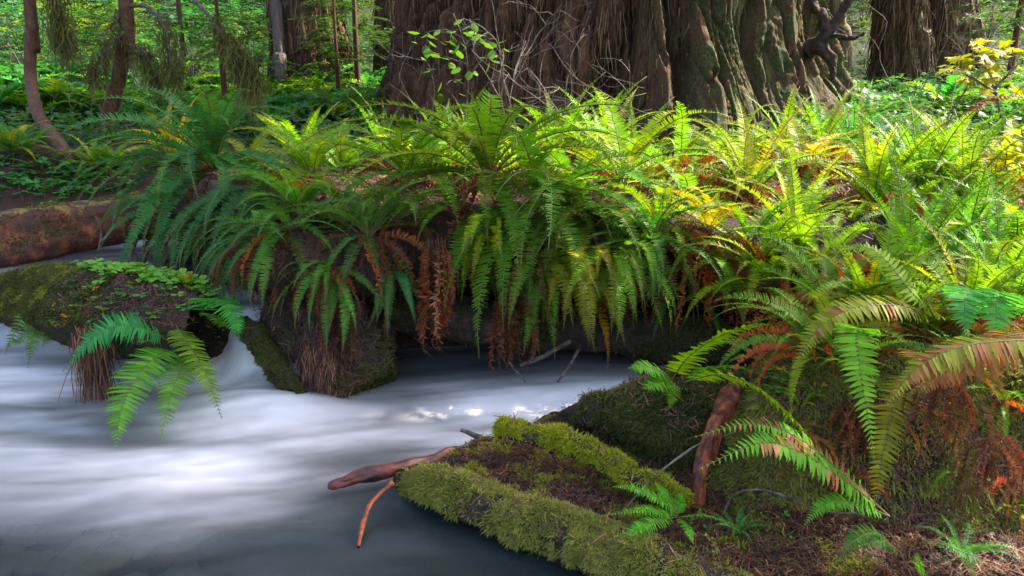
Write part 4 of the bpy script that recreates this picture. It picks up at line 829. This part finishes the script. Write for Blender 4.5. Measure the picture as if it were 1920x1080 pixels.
# ------------------------------------------------------------------ giant redwood
def redwood(cx, cy):
    th = np.concatenate([np.linspace(math.radians(165), math.radians(375), 760), np.linspace(math.radians(375), math.radians(525), 121)[1:-1]])
    zz = np.concatenate([np.linspace(.2, 3.2, 230), np.linspace(3.2, 16, 46)[1:]]); TH, ZZ = np.meshgrid(th, zz)
    c, s = np.cos(TH), np.sin(TH); h = ZZ-.7
    fl = np.exp(-np.maximum(h, -.3)/.85)
    R = 2.12+fl*(.28+.62*np.clip(c, 0, 1)**1.5+.10*np.clip(-s, 0, 1))+.10*c*np.exp(-h/2.5)-.02*np.maximum(h, 0)
    wz = ZZ*.42+.16*perlin(c*1.5, s*1.5, ZZ*.8, 2)
    lean = .40*perlin(c*2.4, s*2.4, ZZ*.6, 3)*(1+.5*fl)              # ridges wander sideways
    c2, s2 = np.cos(TH+lean*.35), np.sin(TH+lean*.35)
    b1 = perlin(c2*3.6, s2*3.6, wz*.8, 5); b2 = perlin(c2*8.5, s2*8.5, wz*1.3, 6); b3 = perlin(c2*22, s2*22, wz*3.2, 7); b4 = perlin(c2*55, s2*55, wz*7, 8)
    rid = lambda n: 1-2.4*np.abs(n)
    fis = lambda n, w: np.exp(-(n/w)**2)
    r = R+(.24+.30*fl)*rid(b1)+.16*b2-.22*fis(b2, .055)-.085*fis(b3, .075)+.06*b3+.04*b4-.03*fis(b4, .08)-.02*fis(perlin(c2*5, s2*5, ZZ*3.2+2*b2, 18), .06)*sstep(-.1, .2, b3)
    r = r-.30*sstep(.25, .5, b1)*(.5+fl)*0-.42*np.exp(-((TH-math.radians(266))/.055)**2)*sstep(2.4, 1.2, ZZ)-.25*np.exp(-((TH-math.radians(283))/.03)**2)
    X, Y = cx+r*c, cy+r*s
    cr = np.clip(rid(b1)*.5+.5-.8*fis(b2, .06), 0, 1)
    mo = sstep(math.radians(268), math.radians(292), TH+.15*b1)*(TH < math.radians(380))*(.35+.65*cr)+.10*cr
    n, k = ZZ.shape[1], ZZ.shape[0]; i = np.arange(k-1)[:, None]*n; j = np.arange(n)[None]; j2 = (j+1) % n
    F = np.stack([i+j, i+j2, i+n+j2, i+n+j], -1).reshape(-1, 4)
    root = thing('redwood_tree', (cx, cy, .6), 'giant old redwood with deep fluted bark, red-brown flank turning mossy green', 'tree')
    V = np.stack([X-cx, Y-cy, ZZ-.6], -1).reshape(-1, 3)
    obj('trunk', mesh('trunk', V, F, M_red, attrs={'moss': np.clip(mo, 0, 1).ravel()}), root)
    P, nn = sample(V, F, 24000, 51, lambda q, n_: sstep(.4, 1.6, q[:, 0])*(n_[:, 1] < .2)*sstep(3.4, 2.6, q[:, 2])*sstep(.0, .3, fbm(q[:, 0]*2, q[:, 1]*2, q[:, 2]*.7, 3, 52))+1e-6)
    v, f, tip = strands(P, nn, .02, .009, .5, .5, 53, 1); o = obj('moss', mesh('moss', v, f, M_mossd, attrs={'tip': tip}), root); o['kind'] = 'stuff'
    P, nn = sample(V, F, 15000, 55, lambda q, n_: (n_[:, 1] < .3)*sstep(3.6, 2.9, q[:, 2])*(.15+sstep(1.2, -.2, q[:, 0]))+1e-6)
    hanging(root, P+nn*.008, .28, .011, M_fibre, 56, 'bark_fibre', .006, 3)
    # burl and snag on the right edge
    bu = []
    for pts, rr in (([PY(1515, 95, 8.5), PY(1545, 70, 8.4), PY(1572, 35, 8.38), PY(1585, 10, 8.36), PY(1610, -25, 8.3)], [.10, .06, .045, .04, .035]), ([PY(1548, 66, 8.4), PY(1541, 30, 8.35), PY(1522, 5, 8.3), PY(1512, -30, 8.3)], [.06, .045, .04, .03]), ([PY(1555, 62, 8.4), PY(1590, 72, 8.2), PY(1620, 62, 8.1)], [.03, .02, .008]), ([PY(1530, 85, 8.4), PY(1558, 110, 8.3), PY(1562, 150, 8.3)], [.07, .05, .02])):
        bu.append(tube(catmull(pts, 40)-np.array((cx, cy, .6)), np.interp(np.linspace(0, 1, 40), np.linspace(0, 1, len(rr)), rr), 20, True, .022, 16, len(bu), 1.))
    V, F = joinm(bu); obj('burl', mesh('burl', V, F, M_log, attrs={'moss': np.zeros(len(V))}), root)
    return root
RW = redwood(.95, 10.0)
def shade_canopy(root, n=36):  # unseen boughs added overhead to keep direct sun off the stream
    r = np.random.default_rng(90); b0 = np.array(root.location)
    for k in range(n):
        az = math.radians(r.uniform(-70, -31)); z = r.uniform(6.5, 11.5); L = r.uniform(4.5, 8.6)+.2*(z-7)
        p0 = np.array((.95+1.5*math.cos(az), 10+1.5*math.sin(az), z)); d = np.array((math.cos(az), math.sin(az), 0))
        P = catmull([p0, p0+d*L*.5+(0, 0, .2), p0+d*L+(0, 0, -.5)], 24)-b0; V, F = tube(P, np.linspace(.10, .02, 24), 7)
        shade_bough = obj('bough', mesh('bough', V, F, M_redfar, attrs={'moss': np.zeros(len(V))}), root); parts = []  # out-of-view bough, put in only for the shade it casts
        for q in range(34):
            i = int(r.uniform(.2, 1)*23); V, F = spray(9, r.uniform(.8, 1.5), .34, r, .3); parts.append((V@rotm(az+r.choice((-1, 1))*r.uniform(.3, 1.3), r.normal(-.1, .2)).T+P[i], F))
        V, F = joinm(parts); obj('foliage', mesh('foliage', V, F, M_needle), shade_bough, (0, 0, 0), (.05, .11, .025))

def trunk_tree(name, base, top_px, rad, mat, label, H=12, nz=.03, nf=7, curve=None, group=None, ns=40, n=70, flare=.35, tint=None):
    """tree trunk from base through a photograph pixel, continued upwards"""
    p0 = np.array(base); root = thing(name, p0, label, 'tree', group)
    pts = curve if curve is not None else [p0+np.array((0, 0, -.2)), p0+np.array((0, 0, .6)), np.array(top_px)]
    pts = [np.array(q) for q in pts]; d = pts[-1]-pts[-2]; d = d/np.linalg.norm(d); pts.append(pts[-1]+(d*.5+np.array((0, 0, .6)))*(H-pts[-1][2])*.5); pts.append(pts[-1]+np.array((0, 0, 1.))*(H-pts[-1][2]+.5))
    P = catmull(np.array(pts)-p0, n); hz = P[:, 2]; R = rad*(1-.45*np.clip(hz/H, 0, 1))*(1+flare*np.exp(-np.maximum(hz, 0)/(rad*2.2)))
    V, F = tube(P, R, ns, True, nz, nf, random.randrange(99), .12); obj('trunk', mesh('trunk', V, F, mat, attrs={'moss': np.zeros(len(V))}), root)
    if rad > .28:
        Q, nn = sample(V, F, 4000, 57, lambda q, n_: (n_[:, 1] < .3)*sstep(4., 3., q[:, 2])+1e-6); hanging(root, Q+nn*.012, .5, .022, M_fibre, 58, 'bark_fibre', .012, 3)
    return root
ONT = lambda px, py, Yq: np.array((*PY(px, py, Yq)[:2], Ts(*PY(px, py, Yq)[:2])))
T1 = trunk_tree('curved_tree', PY(150, 345, 6.5), None, .056, M_sap, 'slender red-brown tree with a swept curving foot near the picture edge', curve=[PY(150, 345, 6.5), PY(128, 300, 6.7), PY(104, 262, 7.0), PY(72, 215, 7.5), PY(58, 150, 7.9), PY(57, 60, 8), PY(55, 0, 8)], nz=.006, nf=16, ns=20, n=90, flare=.5)
T2 = trunk_tree('curved_tree', PY(198, 235, 8.2), None, .072, M_sap, 'darker leaning tree with mossy dangling boughs beside the swept one', curve=[PY(196, 262, 8.2), PY(202, 220, 8.2), PY(222, 150, 8.2), PY(233, 70, 8.2), PY(236, 0, 8.2)], nz=.007, nf=16, ns=22, n=90, flare=.12)
trunk_tree('redwood_tree', ONT(590, 200, 13), PY(572, 0, 13), .50, M_redfar, 'dark red-brown redwood standing behind the lime ferns', nz=.10, nf=6, ns=110, n=110)
trunk_tree('grey_tree', ONT(530, 180, 12.2), PY(522, 60, 12.4), .085, M_grey, 'thin grey trunk touching the dark far redwood', nz=.02)
trunk_tree('redwood_tree', ONT(752, 200, 13.5), PY(742, 0, 13.5), .30, M_grey, 'pale pinkish trunk peeping out behind the giant redwood', nz=.05, nf=7, ns=60)
trunk_tree('fibrous_tree', ONT(1680, 200, 13), PY(1688, 0, 13), .36, M_fib, 'stringy tan-barked trunk right of the giant redwood', nz=.08, nf=8, ns=80)
trunk_tree('fibrous_tree', ONT(1765, 190, 14), PY(1770, 0, 14), .42, M_fib, 'wider fibrous trunk behind the bare twigs and the maple', nz=.10, nf=8, ns=80)
trunk_tree('fibrous_tree', ONT(1562, 190, 16), PY(1560, 0, 16), .20, M_fib, 'slim tan trunk in the gap beside the burl', nz=.04, nf=8, ns=40)
trunk_tree('slim_tree', ONT(318, 180, 17), PY(318, 0, 17), .16, M_grey, 'slim pinkish trunk far back between hanging moss boughs', nz=.03)
trunk_tree('slim_tree', ONT(356, 175, 18), PY(357, 0, 18), .13, M_redfar, 'slim dark trunk far back with a sunlit foot', nz=.03)
trunk_tree('slim_tree', ONT(105, 190, 19), PY(108, 0, 19), .13, M_redfar, 'slim dark trunk far back between the two curved trees', nz=.03)

# ------------------------------------------------------------------ mossy boughs
def bough(parent, pts, r0, curtain, n, seed, Lmax, name='branch'):
    P0 = np.array(parent.location); P = catmull([PY(*q) for q in pts], 40)-P0
    V, F = tube(P, np.linspace(r0, r0*.3, 40), 7, True, r0*.4, 20, seed); b = obj(name, mesh(name, V, F, M_twig), parent)
    n = int(n*.65); r = np.random.default_rng(seed); t = np.clip(r.uniform(curtain[0], curtain[1], n)+.03*r.normal(0, 1, n), 0, 1); i = (t*39).astype(int)
    prof = np.sin(np.clip((t-curtain[0])/(curtain[1]-curtain[0]), .03, .97)*math.pi)**.7
    clump = (.35+1.9*np.abs(perlin(t*14+.3, seed+.5, .3, 5)))*r.uniform(.4, 1.1, n)
    tops = P[i]+r.normal(0, .045, (n, 3))
    hanging(b, tops, Lmax*prof*clump, .012, M_hang, seed+1, 'hanging_moss', .022, 5)
    return b
bough(T2, [(232, 60, 8.1), (205, 85, 8.0), (180, 120, 7.95), (166, 150, 7.9)], .022, (.1, 1), 420, 1, .45)
bough(T2, [(243, 85, 8.1), (268, 95, 8.0), (290, 130, 7.95), (300, 160, 7.9)], .022, (.1, 1), 520, 2, .50)
bough(T2, [(238, 10, 8.2), (282, 15, 8.0), (310, 60, 7.9), (322, 120, 7.8), (345, 150, 7.8)], .022, (.35, 1), 420, 3, .45)
bough(T2, [(236, -60, 8.2), (300, -60, 7.9), (365, 0, 7.7), (410, 55, 7.6), (450, 110, 7.5), (480, 150, 7.5)], .028, (.55, 1), 1300, 4, .62)
bough(T2, [(230, 20, 8.2), (218, 40, 8.1), (208, 85, 8.0)], .016, (.2, 1), 160, 8, .3)
bough(T1, [(57, -60, 8), (85, -60, 7.9), (106, 0, 7.9), (112, 60, 7.9), (128, 90, 7.9)], .020, (.45, 1), 700, 5, .60)
bough(T1, [(57, -30, 8), (78, -40, 7.95), (100, -15, 7.9), (104, 40, 7.9)], .014, (.3, 1), 200, 9, .4)

# ------------------------------------------------------------------ background: shrubs and conifers
def spray(n, L, wl, r, droop=.2):
    """a twig with two rows of small leaves (triangles)"""
    t = np.repeat(np.linspace(.1, 1, n), 2); sg = np.tile([1, -1], n); d = np.stack([.5+0*t, sg*1., r.normal(0, .25, 2*n)], -1); d = norm(d)
    p = np.stack([t*L, 0*t, -droop*L*t*t], -1); b = norm(np.stack([1+0*t, -sg*.5, r.normal(0, .3, 2*n)], -1)); l = wl*r.uniform(.7, 1.3, (2*n, 1))*np.sqrt(1.15-t)[:, None]
    V = np.stack([p, p+d*l*.5+b*l*.28, p+d*l, p+d*l*.5-b*l*.28], 1).reshape(-1, 3)
    F = ((np.arange(2*n)*4)[:, None, None]+np.array([(0, 1, 2), (0, 2, 3)])[None]).reshape(-1, 3); return V, F
def rotm(az, el):
    ca, sa, ce, se = math.cos(az), math.sin(az), math.cos(el), math.sin(el)
    return np.array([[ca*ce, -sa, -ca*se], [sa*ce, ca, -sa*se], [se, 0, ce]])
def bush_mesh(seed, n=120, R=1., wl=.085):
    r = np.random.default_rng(seed); parts = []; tw = []
    for k in range(n):
        az = r.uniform(0, 6.28); h = r.random()**.8*1.5*R; rr = R*r.uniform(.15, .8)*math.sin(min(1, (h+.25)/(1.6*R))*2.6+.3)
        V, F = spray(9, R*.55, wl*r.uniform(.8, 1.2), r); V = V@rotm(az+r.normal(0, .5), r.normal(.1, .25)).T+np.array((rr*math.cos(az), rr*math.sin(az), h)); parts.append((V, F))
    return joinm(parts)
shade_canopy(RW)
BUSH = []
for k in range(5):
    V, F = bush_mesh(k+1); BUSH.append(mesh('foliage', V, F, M_leaf))
stems = []
for k in range(6): 
    a = k*1.05; stems.append(tube(catmull([(0, 0, -.1), (.15*math.cos(a), .15*math.sin(a), .5), (.45*math.cos(a), .45*math.sin(a), 1.2)], 6), np.linspace(.02, .005, 6), 5))
V, F = joinm(stems); STEM = mesh('stem', V, F, M_twig)
def shrub(p, s, tint, label, group, sz=1.):
    r = thing('shrub', p, label, 'shrub', group); r.scale = (s, s, s*sz); r.rotation_euler.z = random.uniform(0, 6)
    q = random.uniform(.8, 1.25); obj('foliage', random.choice(BUSH), r, (0, 0, 0), [v*q for v in tint]); obj('stem', STEM, r)
BT = [(.032, .13, .055), (.04, .14, .04), (.06, .16, .025), (.12, .19, .014), (.035, .12, .045)]
rows = [(11, 9), (13, 10), (15, 11), (18, 13), (22, 14), (27, 16)]
def where(px): return ('beyond the outer side of the swept tree' if px < 58 else 'seen between the two curved trees' if px < 225 else 'just right of the dark leaning tree' if px < 330 else 'behind the large moss curtain' if px < 500 else 'behind the dark far redwood' if px < 650 else 'between dark far redwood and pale trunk')
def depth(Y): return 'low' if Y < 14 else 'halfway up' if Y < 20 else 'high up'
for Yq, n in rows:
    for k in range(n):
        px = -120+(900/n)*(k+random.random()); x = (px-960)/FPX*Yq/_c; y = Yq+random.uniform(-1, 1)
        if 505 < px < 640 and 11 < Yq < 14: continue
        if Yq < 12 and px > 330: continue
        shrub((x, y, Ts(x, y)), Yq/17*random.uniform(.8, 1.25), random.choice(BT), f'leafy understory shrub {where(px)}, {depth(Yq)} on the hillside', 'shrubs on the hillside')
def where2(px): return 'in the gap between giant redwood and tan trunks' if px < 1650 else 'behind the fibrous trunks' if px < 1810 else 'beyond the yellow maple'
for Yq, n in ((15, 3), (18, 5), (22, 6), (27, 7)):
    for k in range(n):
        px = 1560+(480/n)*(k+random.random()); x = (px-960)/FPX*Yq/_c; y = Yq+random.uniform(-1, 1)
        shrub((x, y, Ts(x, y)), Yq/17*random.uniform(.8, 1.3), random.choice(BT[2:]), f'leafy green shrub {where2(px)}, {depth(Yq)} the slope', 'shrubs beyond the fibrous trunks')
# conifers with flat drooping sprays
def crown_mesh(seed, H, n, z0=.25, rad=.33):
    r = np.random.default_rng(seed); parts = []
    for k in range(n):
        f = z0+(1-z0)*r.random()**1.2; az = r.uniform(0, 6.28); Lb = rad*H*(1-f*.92)*r.uniform(.5, 1.05)
        for q in range(5):
            V, F = spray(13, Lb*.55*r.uniform(.7, 1.1), Lb*.11, r, .25); V = V@rotm(r.normal(0, .55), r.normal(-.1, .12)).T+np.array((Lb*(.25+.17*q), r.normal(0, .05)*Lb, -.10*Lb*(.2+.2*q)**2))
            parts.append((V@rotm(az, .05).T+np.array((0, 0, f*H)), F))
    return joinm(parts)
CROWN = []
for k in range(3):
    V, F = crown_mesh(k+20, 1., 75); CROWN.append(mesh('crown', V, F, M_needle))
V, F = tube(np.stack([np.zeros(12), np.zeros(12), np.linspace(-.03, 1, 12)], -1), np.linspace(.016, .003, 12), 9, True); CTR = mesh('trunk', V, F, M_redfar, attrs={'moss': np.zeros(len(V))})
def conifer(px, Yq, H, tint, label, group=None, name='conifer_tree'):
    x = (px-960)/FPX*Yq/_c; p = (x, Yq, Ts(x, Yq)); r = thing(name, p, label, 'tree', group); r.scale = (H, H, H); r.rotation_euler.z = random.uniform(0, 6)
    obj('crown', random.choice(CROWN), r, (0, 0, 0), tint); obj('trunk', CTR, r)
CG = (.045, .10, .022)
conifer(455, 10.5, 2.6, (.08, .17, .02), 'bright young conifer left of the dark far redwood')
conifer(690, 12.0, 3.2, (.06, .13, .02), 'young conifer between the dark far redwood and the pale trunk')
conifer(655, 11.2, 2.2, (.07, .13, .02), 'low young conifer at the right foot of the dark far redwood')
conifer(390, 12.0, 3.0, (.05, .13, .03), 'soft young conifer behind the largest hanging moss curtain')
conifer(1830, 11.5, 3.4, (.04, .10, .025), 'dark young conifer behind the yellow maple')
for k in range(16):
    Yq = random.uniform(20, 34); px = random.choice((random.uniform(-150, 760), random.uniform(-150, 760), random.uniform(1540, 2050)))
    conifer(px, Yq, random.uniform(9, 15), random.choice((CG, (.035, .10, .04), (.06, .12, .025))), f'tall conifer {where(px) if px < 800 else where2(px)}, its top out of sight', 'conifers on the hillside')

r9 = np.random.default_rng(77); n9 = 52000; yy = 7.2+17*r9.random(n9)**1.4; xx = r9.uniform(-.78, .78, n9)*yy; kk = (stream_dist(xx, yy)[0] > .3) & (np.hypot(xx-.95, yy-10) > 2.6); xx, yy = xx[kk], yy[kk]; n9 = len(xx)
c9 = np.stack([xx, yy, T(xx, yy)+r9.random(n9)**2*.28], -1); d9 = norm(np.stack([r9.normal(0, 1, n9), r9.normal(0, 1, n9), r9.normal(0, .35, n9)], -1)); b9 = norm(np.cross(d9, np.array((0, 0, 1.))+r9.normal(0, .3, (n9, 3)))); l9 = .075*r9.uniform(.5, 1.4, (n9, 1))
V = np.stack([c9, c9+d9*l9*.5+b9*l9*.3, c9+d9*l9, c9+d9*l9*.5-b9*l9*.3], 1).reshape(-1, 3); F = np.arange(n9*4).reshape(-1, 4)
o = obj('ground_cover', mesh('ground_cover', V, F, M_leaf), None, (0, 0, 0), (.05, .13, .03)); o['kind'] = 'stuff'
# ------------------------------------------------------------------ leafy shrubs, maple, twigs
def leaf_mesh(pts, name='leaf'):
    V = [(0, 0, 0)]+[(u, v, -.22*abs(v)-.12*u*u) for u, v in pts]; n = len(pts)
    return mesh(name, np.array(V), np.array([(0, k, k+1) for k in range(1, n)]), M_leaf)
OVAL = leaf_mesh([(0, .02), (.2, .22), (.5, .30), (.8, .18), (1, 0), (.8, -.18), (.5, -.30), (.2, -.22), (0, -.02)])
MAPLE = leaf_mesh([(-.05, .02), (-.1, .35), (.15, .28), (.12, .62), (.4, .42), (.55, .55), (.62, .25), (1, 0), (.62, -.25), (.55, -.55), (.4, -.42), (.12, -.62), (.15, -.28), (-.1, -.35), (-.05, -.02)])
def leafy(name, base, stems, leaves, lm, size, tint, label, cat='shrub', mat=None, r0=.008):
    root = thing(name, base, label, cat); b = np.array(base)
    for st in stems:
        P = catmull([PY(*q) for q in st], 16)-b; V, F = tube(P, np.linspace(r0, r0*.35, 16), 6); obj('stem', mesh('stem', V, F, mat or M_twig), root)
    for px, py, Yq in leaves:
        o = obj('leaf', lm, root, PY(px, py, Yq)-b); s = size*random.uniform(.75, 1.25); o.scale = (s, s, s); q = random.uniform(.8, 1.25)
        o.rotation_euler = (random.gauss(0, .35), random.gauss(.15, .3), random.uniform(0, 6.28)); o.color = (tint[0]*q, tint[1]*q, tint[2]*q, 1)
    return root
lv = [(random.gauss(cx, 16), random.gauss(cy, 9), 6.9+random.uniform(-.15, .15)) for cx, cy in ((870, 40), (880, 70), (850, 65), (805, 70), (790, 95), (865, 85), (900, 80), (935, 90), (860, 125), (830, 115), (880, 145), (850, 158), (920, 110), (815, 85)) for _ in range(4)]
leafy('leafy_shrub', PY(872, 215, 6.9), [[(872, 230, 6.9), (878, 150, 6.9), (870, 80, 6.9), (850, 25, 6.95)], [(876, 150, 6.9), (905, 110, 6.9), (935, 88, 6.85)], [(876, 120, 6.9), (830, 105, 6.85), (790, 90, 6.8)], [(872, 85, 6.9), (890, 60, 6.9), (880, 35, 6.9)], [(874, 160, 6.9), (850, 150, 6.85), (835, 160, 6.8)]], lv, OVAL, .10, (.09, .20, .02), 'sparse leafy shrub with oval green leaves standing before the redwood bark')
lv = [(random.gauss(cx, 20), random.gauss(cy, 7), 5.2+random.uniform(-.2, .2)) for cx, cy in ((1835, 85), (1850, 100), (1800, 115), (1830, 120), (1870, 115), (1790, 130), (1850, 140), (1880, 140), (1815, 150), (1850, 155), (1905, 165), (1880, 90)) for _ in range(6)]
leafy('maple_sapling', PY(1890, 330, 5.2), [[(1890, 330, 5.2), (1880, 240, 5.2), (1865, 170, 5.2), (1845, 110, 5.2), (1830, 80, 5.2)], [(1868, 175, 5.2), (1830, 150, 5.15), (1790, 130, 5.1)], [(1866, 165, 5.2), (1890, 140, 5.2), (1910, 120, 5.2)]], lv, MAPLE, .080, (.25, .25, .008), 'young maple with glowing yellow leaves in front of the fibrous trunks', 'tree', r0=.012)
lv = [(random.uniform(1880, 1960), random.gauss(270, 28), 4.4+random.uniform(-.3, .3)) for _ in range(60)]
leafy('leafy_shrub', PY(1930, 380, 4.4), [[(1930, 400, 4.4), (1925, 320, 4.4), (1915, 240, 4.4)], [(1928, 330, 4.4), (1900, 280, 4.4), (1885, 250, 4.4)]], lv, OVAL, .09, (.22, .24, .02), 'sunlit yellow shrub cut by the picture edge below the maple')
P = catmull([PY(1785, 275, 4.5), PY(1790, 240, 4.45), PY(1815, 205, 4.4), PY(1855, 185, 4.4), (PY(1900, 180, 4.4)), PY(1950, 190, 4.4)], 40)
root = thing('dead_fern', P[0], 'red-brown dead fern stalk drooping in an arch below the maple', 'fern'); V, F, mi = frond_geo(P-P[0], norm(np.cross(norm(np.gradient(P, axis=0)), np.array((0, .9, .4)))), 40, .09, 5, curl=.8, jit=.5, leaf=.25)
obj('dead_frond', mesh('dead_frond', V, F, [M_dead, M_dstalk], True, mi), root, (0, 0, 0), (.16, .05, .03))
def twigs(name, base, spec, label, mat, seed, depth=3, r0=.007):
    r = np.random.default_rng(seed); root = thing(name, base, label, 'shrub'); b = np.array(base)
    def grow(p, d, L, rad, k, parts):
        pts = [p]; dd = d
        for _ in range(5): dd = norm(dd+r.normal(0, .22, 3)); pts.append(pts[-1]+dd*L/5)
        parts.append(tube(catmull(pts, 9), np.linspace(rad, rad*.55, 9), 5))
        if k > 0:
            for q in range(r.integers(2, 4)): i = r.integers(2, 6); grow(pts[i], norm(dd+r.normal(0, .55, 3)), L*r.uniform(.5, .8), rad*.6, k-1, parts)
    for d, L in spec:
        parts = []; grow(np.zeros(3), norm(np.array(d)), L, r0, depth, parts); V, F = joinm(parts); obj('branch', mesh('branch', V, F, mat), root)
twigs('bare_shrub', ONT(965, 230, 7.0), [((-.1, -.1, 1), .85), ((.25, -.1, 1), .9), ((.05, .0, 1.2), 1.0)], 'leafless tangle of pale twigs in front of the redwood hollow', M_pale, 5)
twigs('bare_shrub', ONT(1080, 230, 6.9), [((.3, -.1, 1), .9), ((-.2, -.1, 1), .85), ((.7, 0, .8), .8)], 'leafless pale twigs spreading before the twisted bark ridges', M_pale, 8)
twigs('bare_shrub', ONT(800, 220, 7.0), [((-.3, -.1, 1), .7), ((.1, -.1, 1), .8)], 'thin bare twigs at the red-brown flank of the redwood', M_twig, 11)
twigs('bare_shrub', ONT(1760, 270, 7.5), [((-.5, -.1, .8), .9), ((.3, -.1, 1), .9), ((0, .0, 1.2), 1.1)], 'bare dark twigs in front of the wider fibrous trunk', M_twig, 13)
twigs('bare_shrub', ONT(1680, 250, 9.5), [((-.5, -.1, .8), 1.3), ((.5, -.1, 1), 1.4), ((.1, .0, 1.2), 1.6)], 'dead twiggy bush in front of the stringy tan-barked trunk', M_twig, 17)
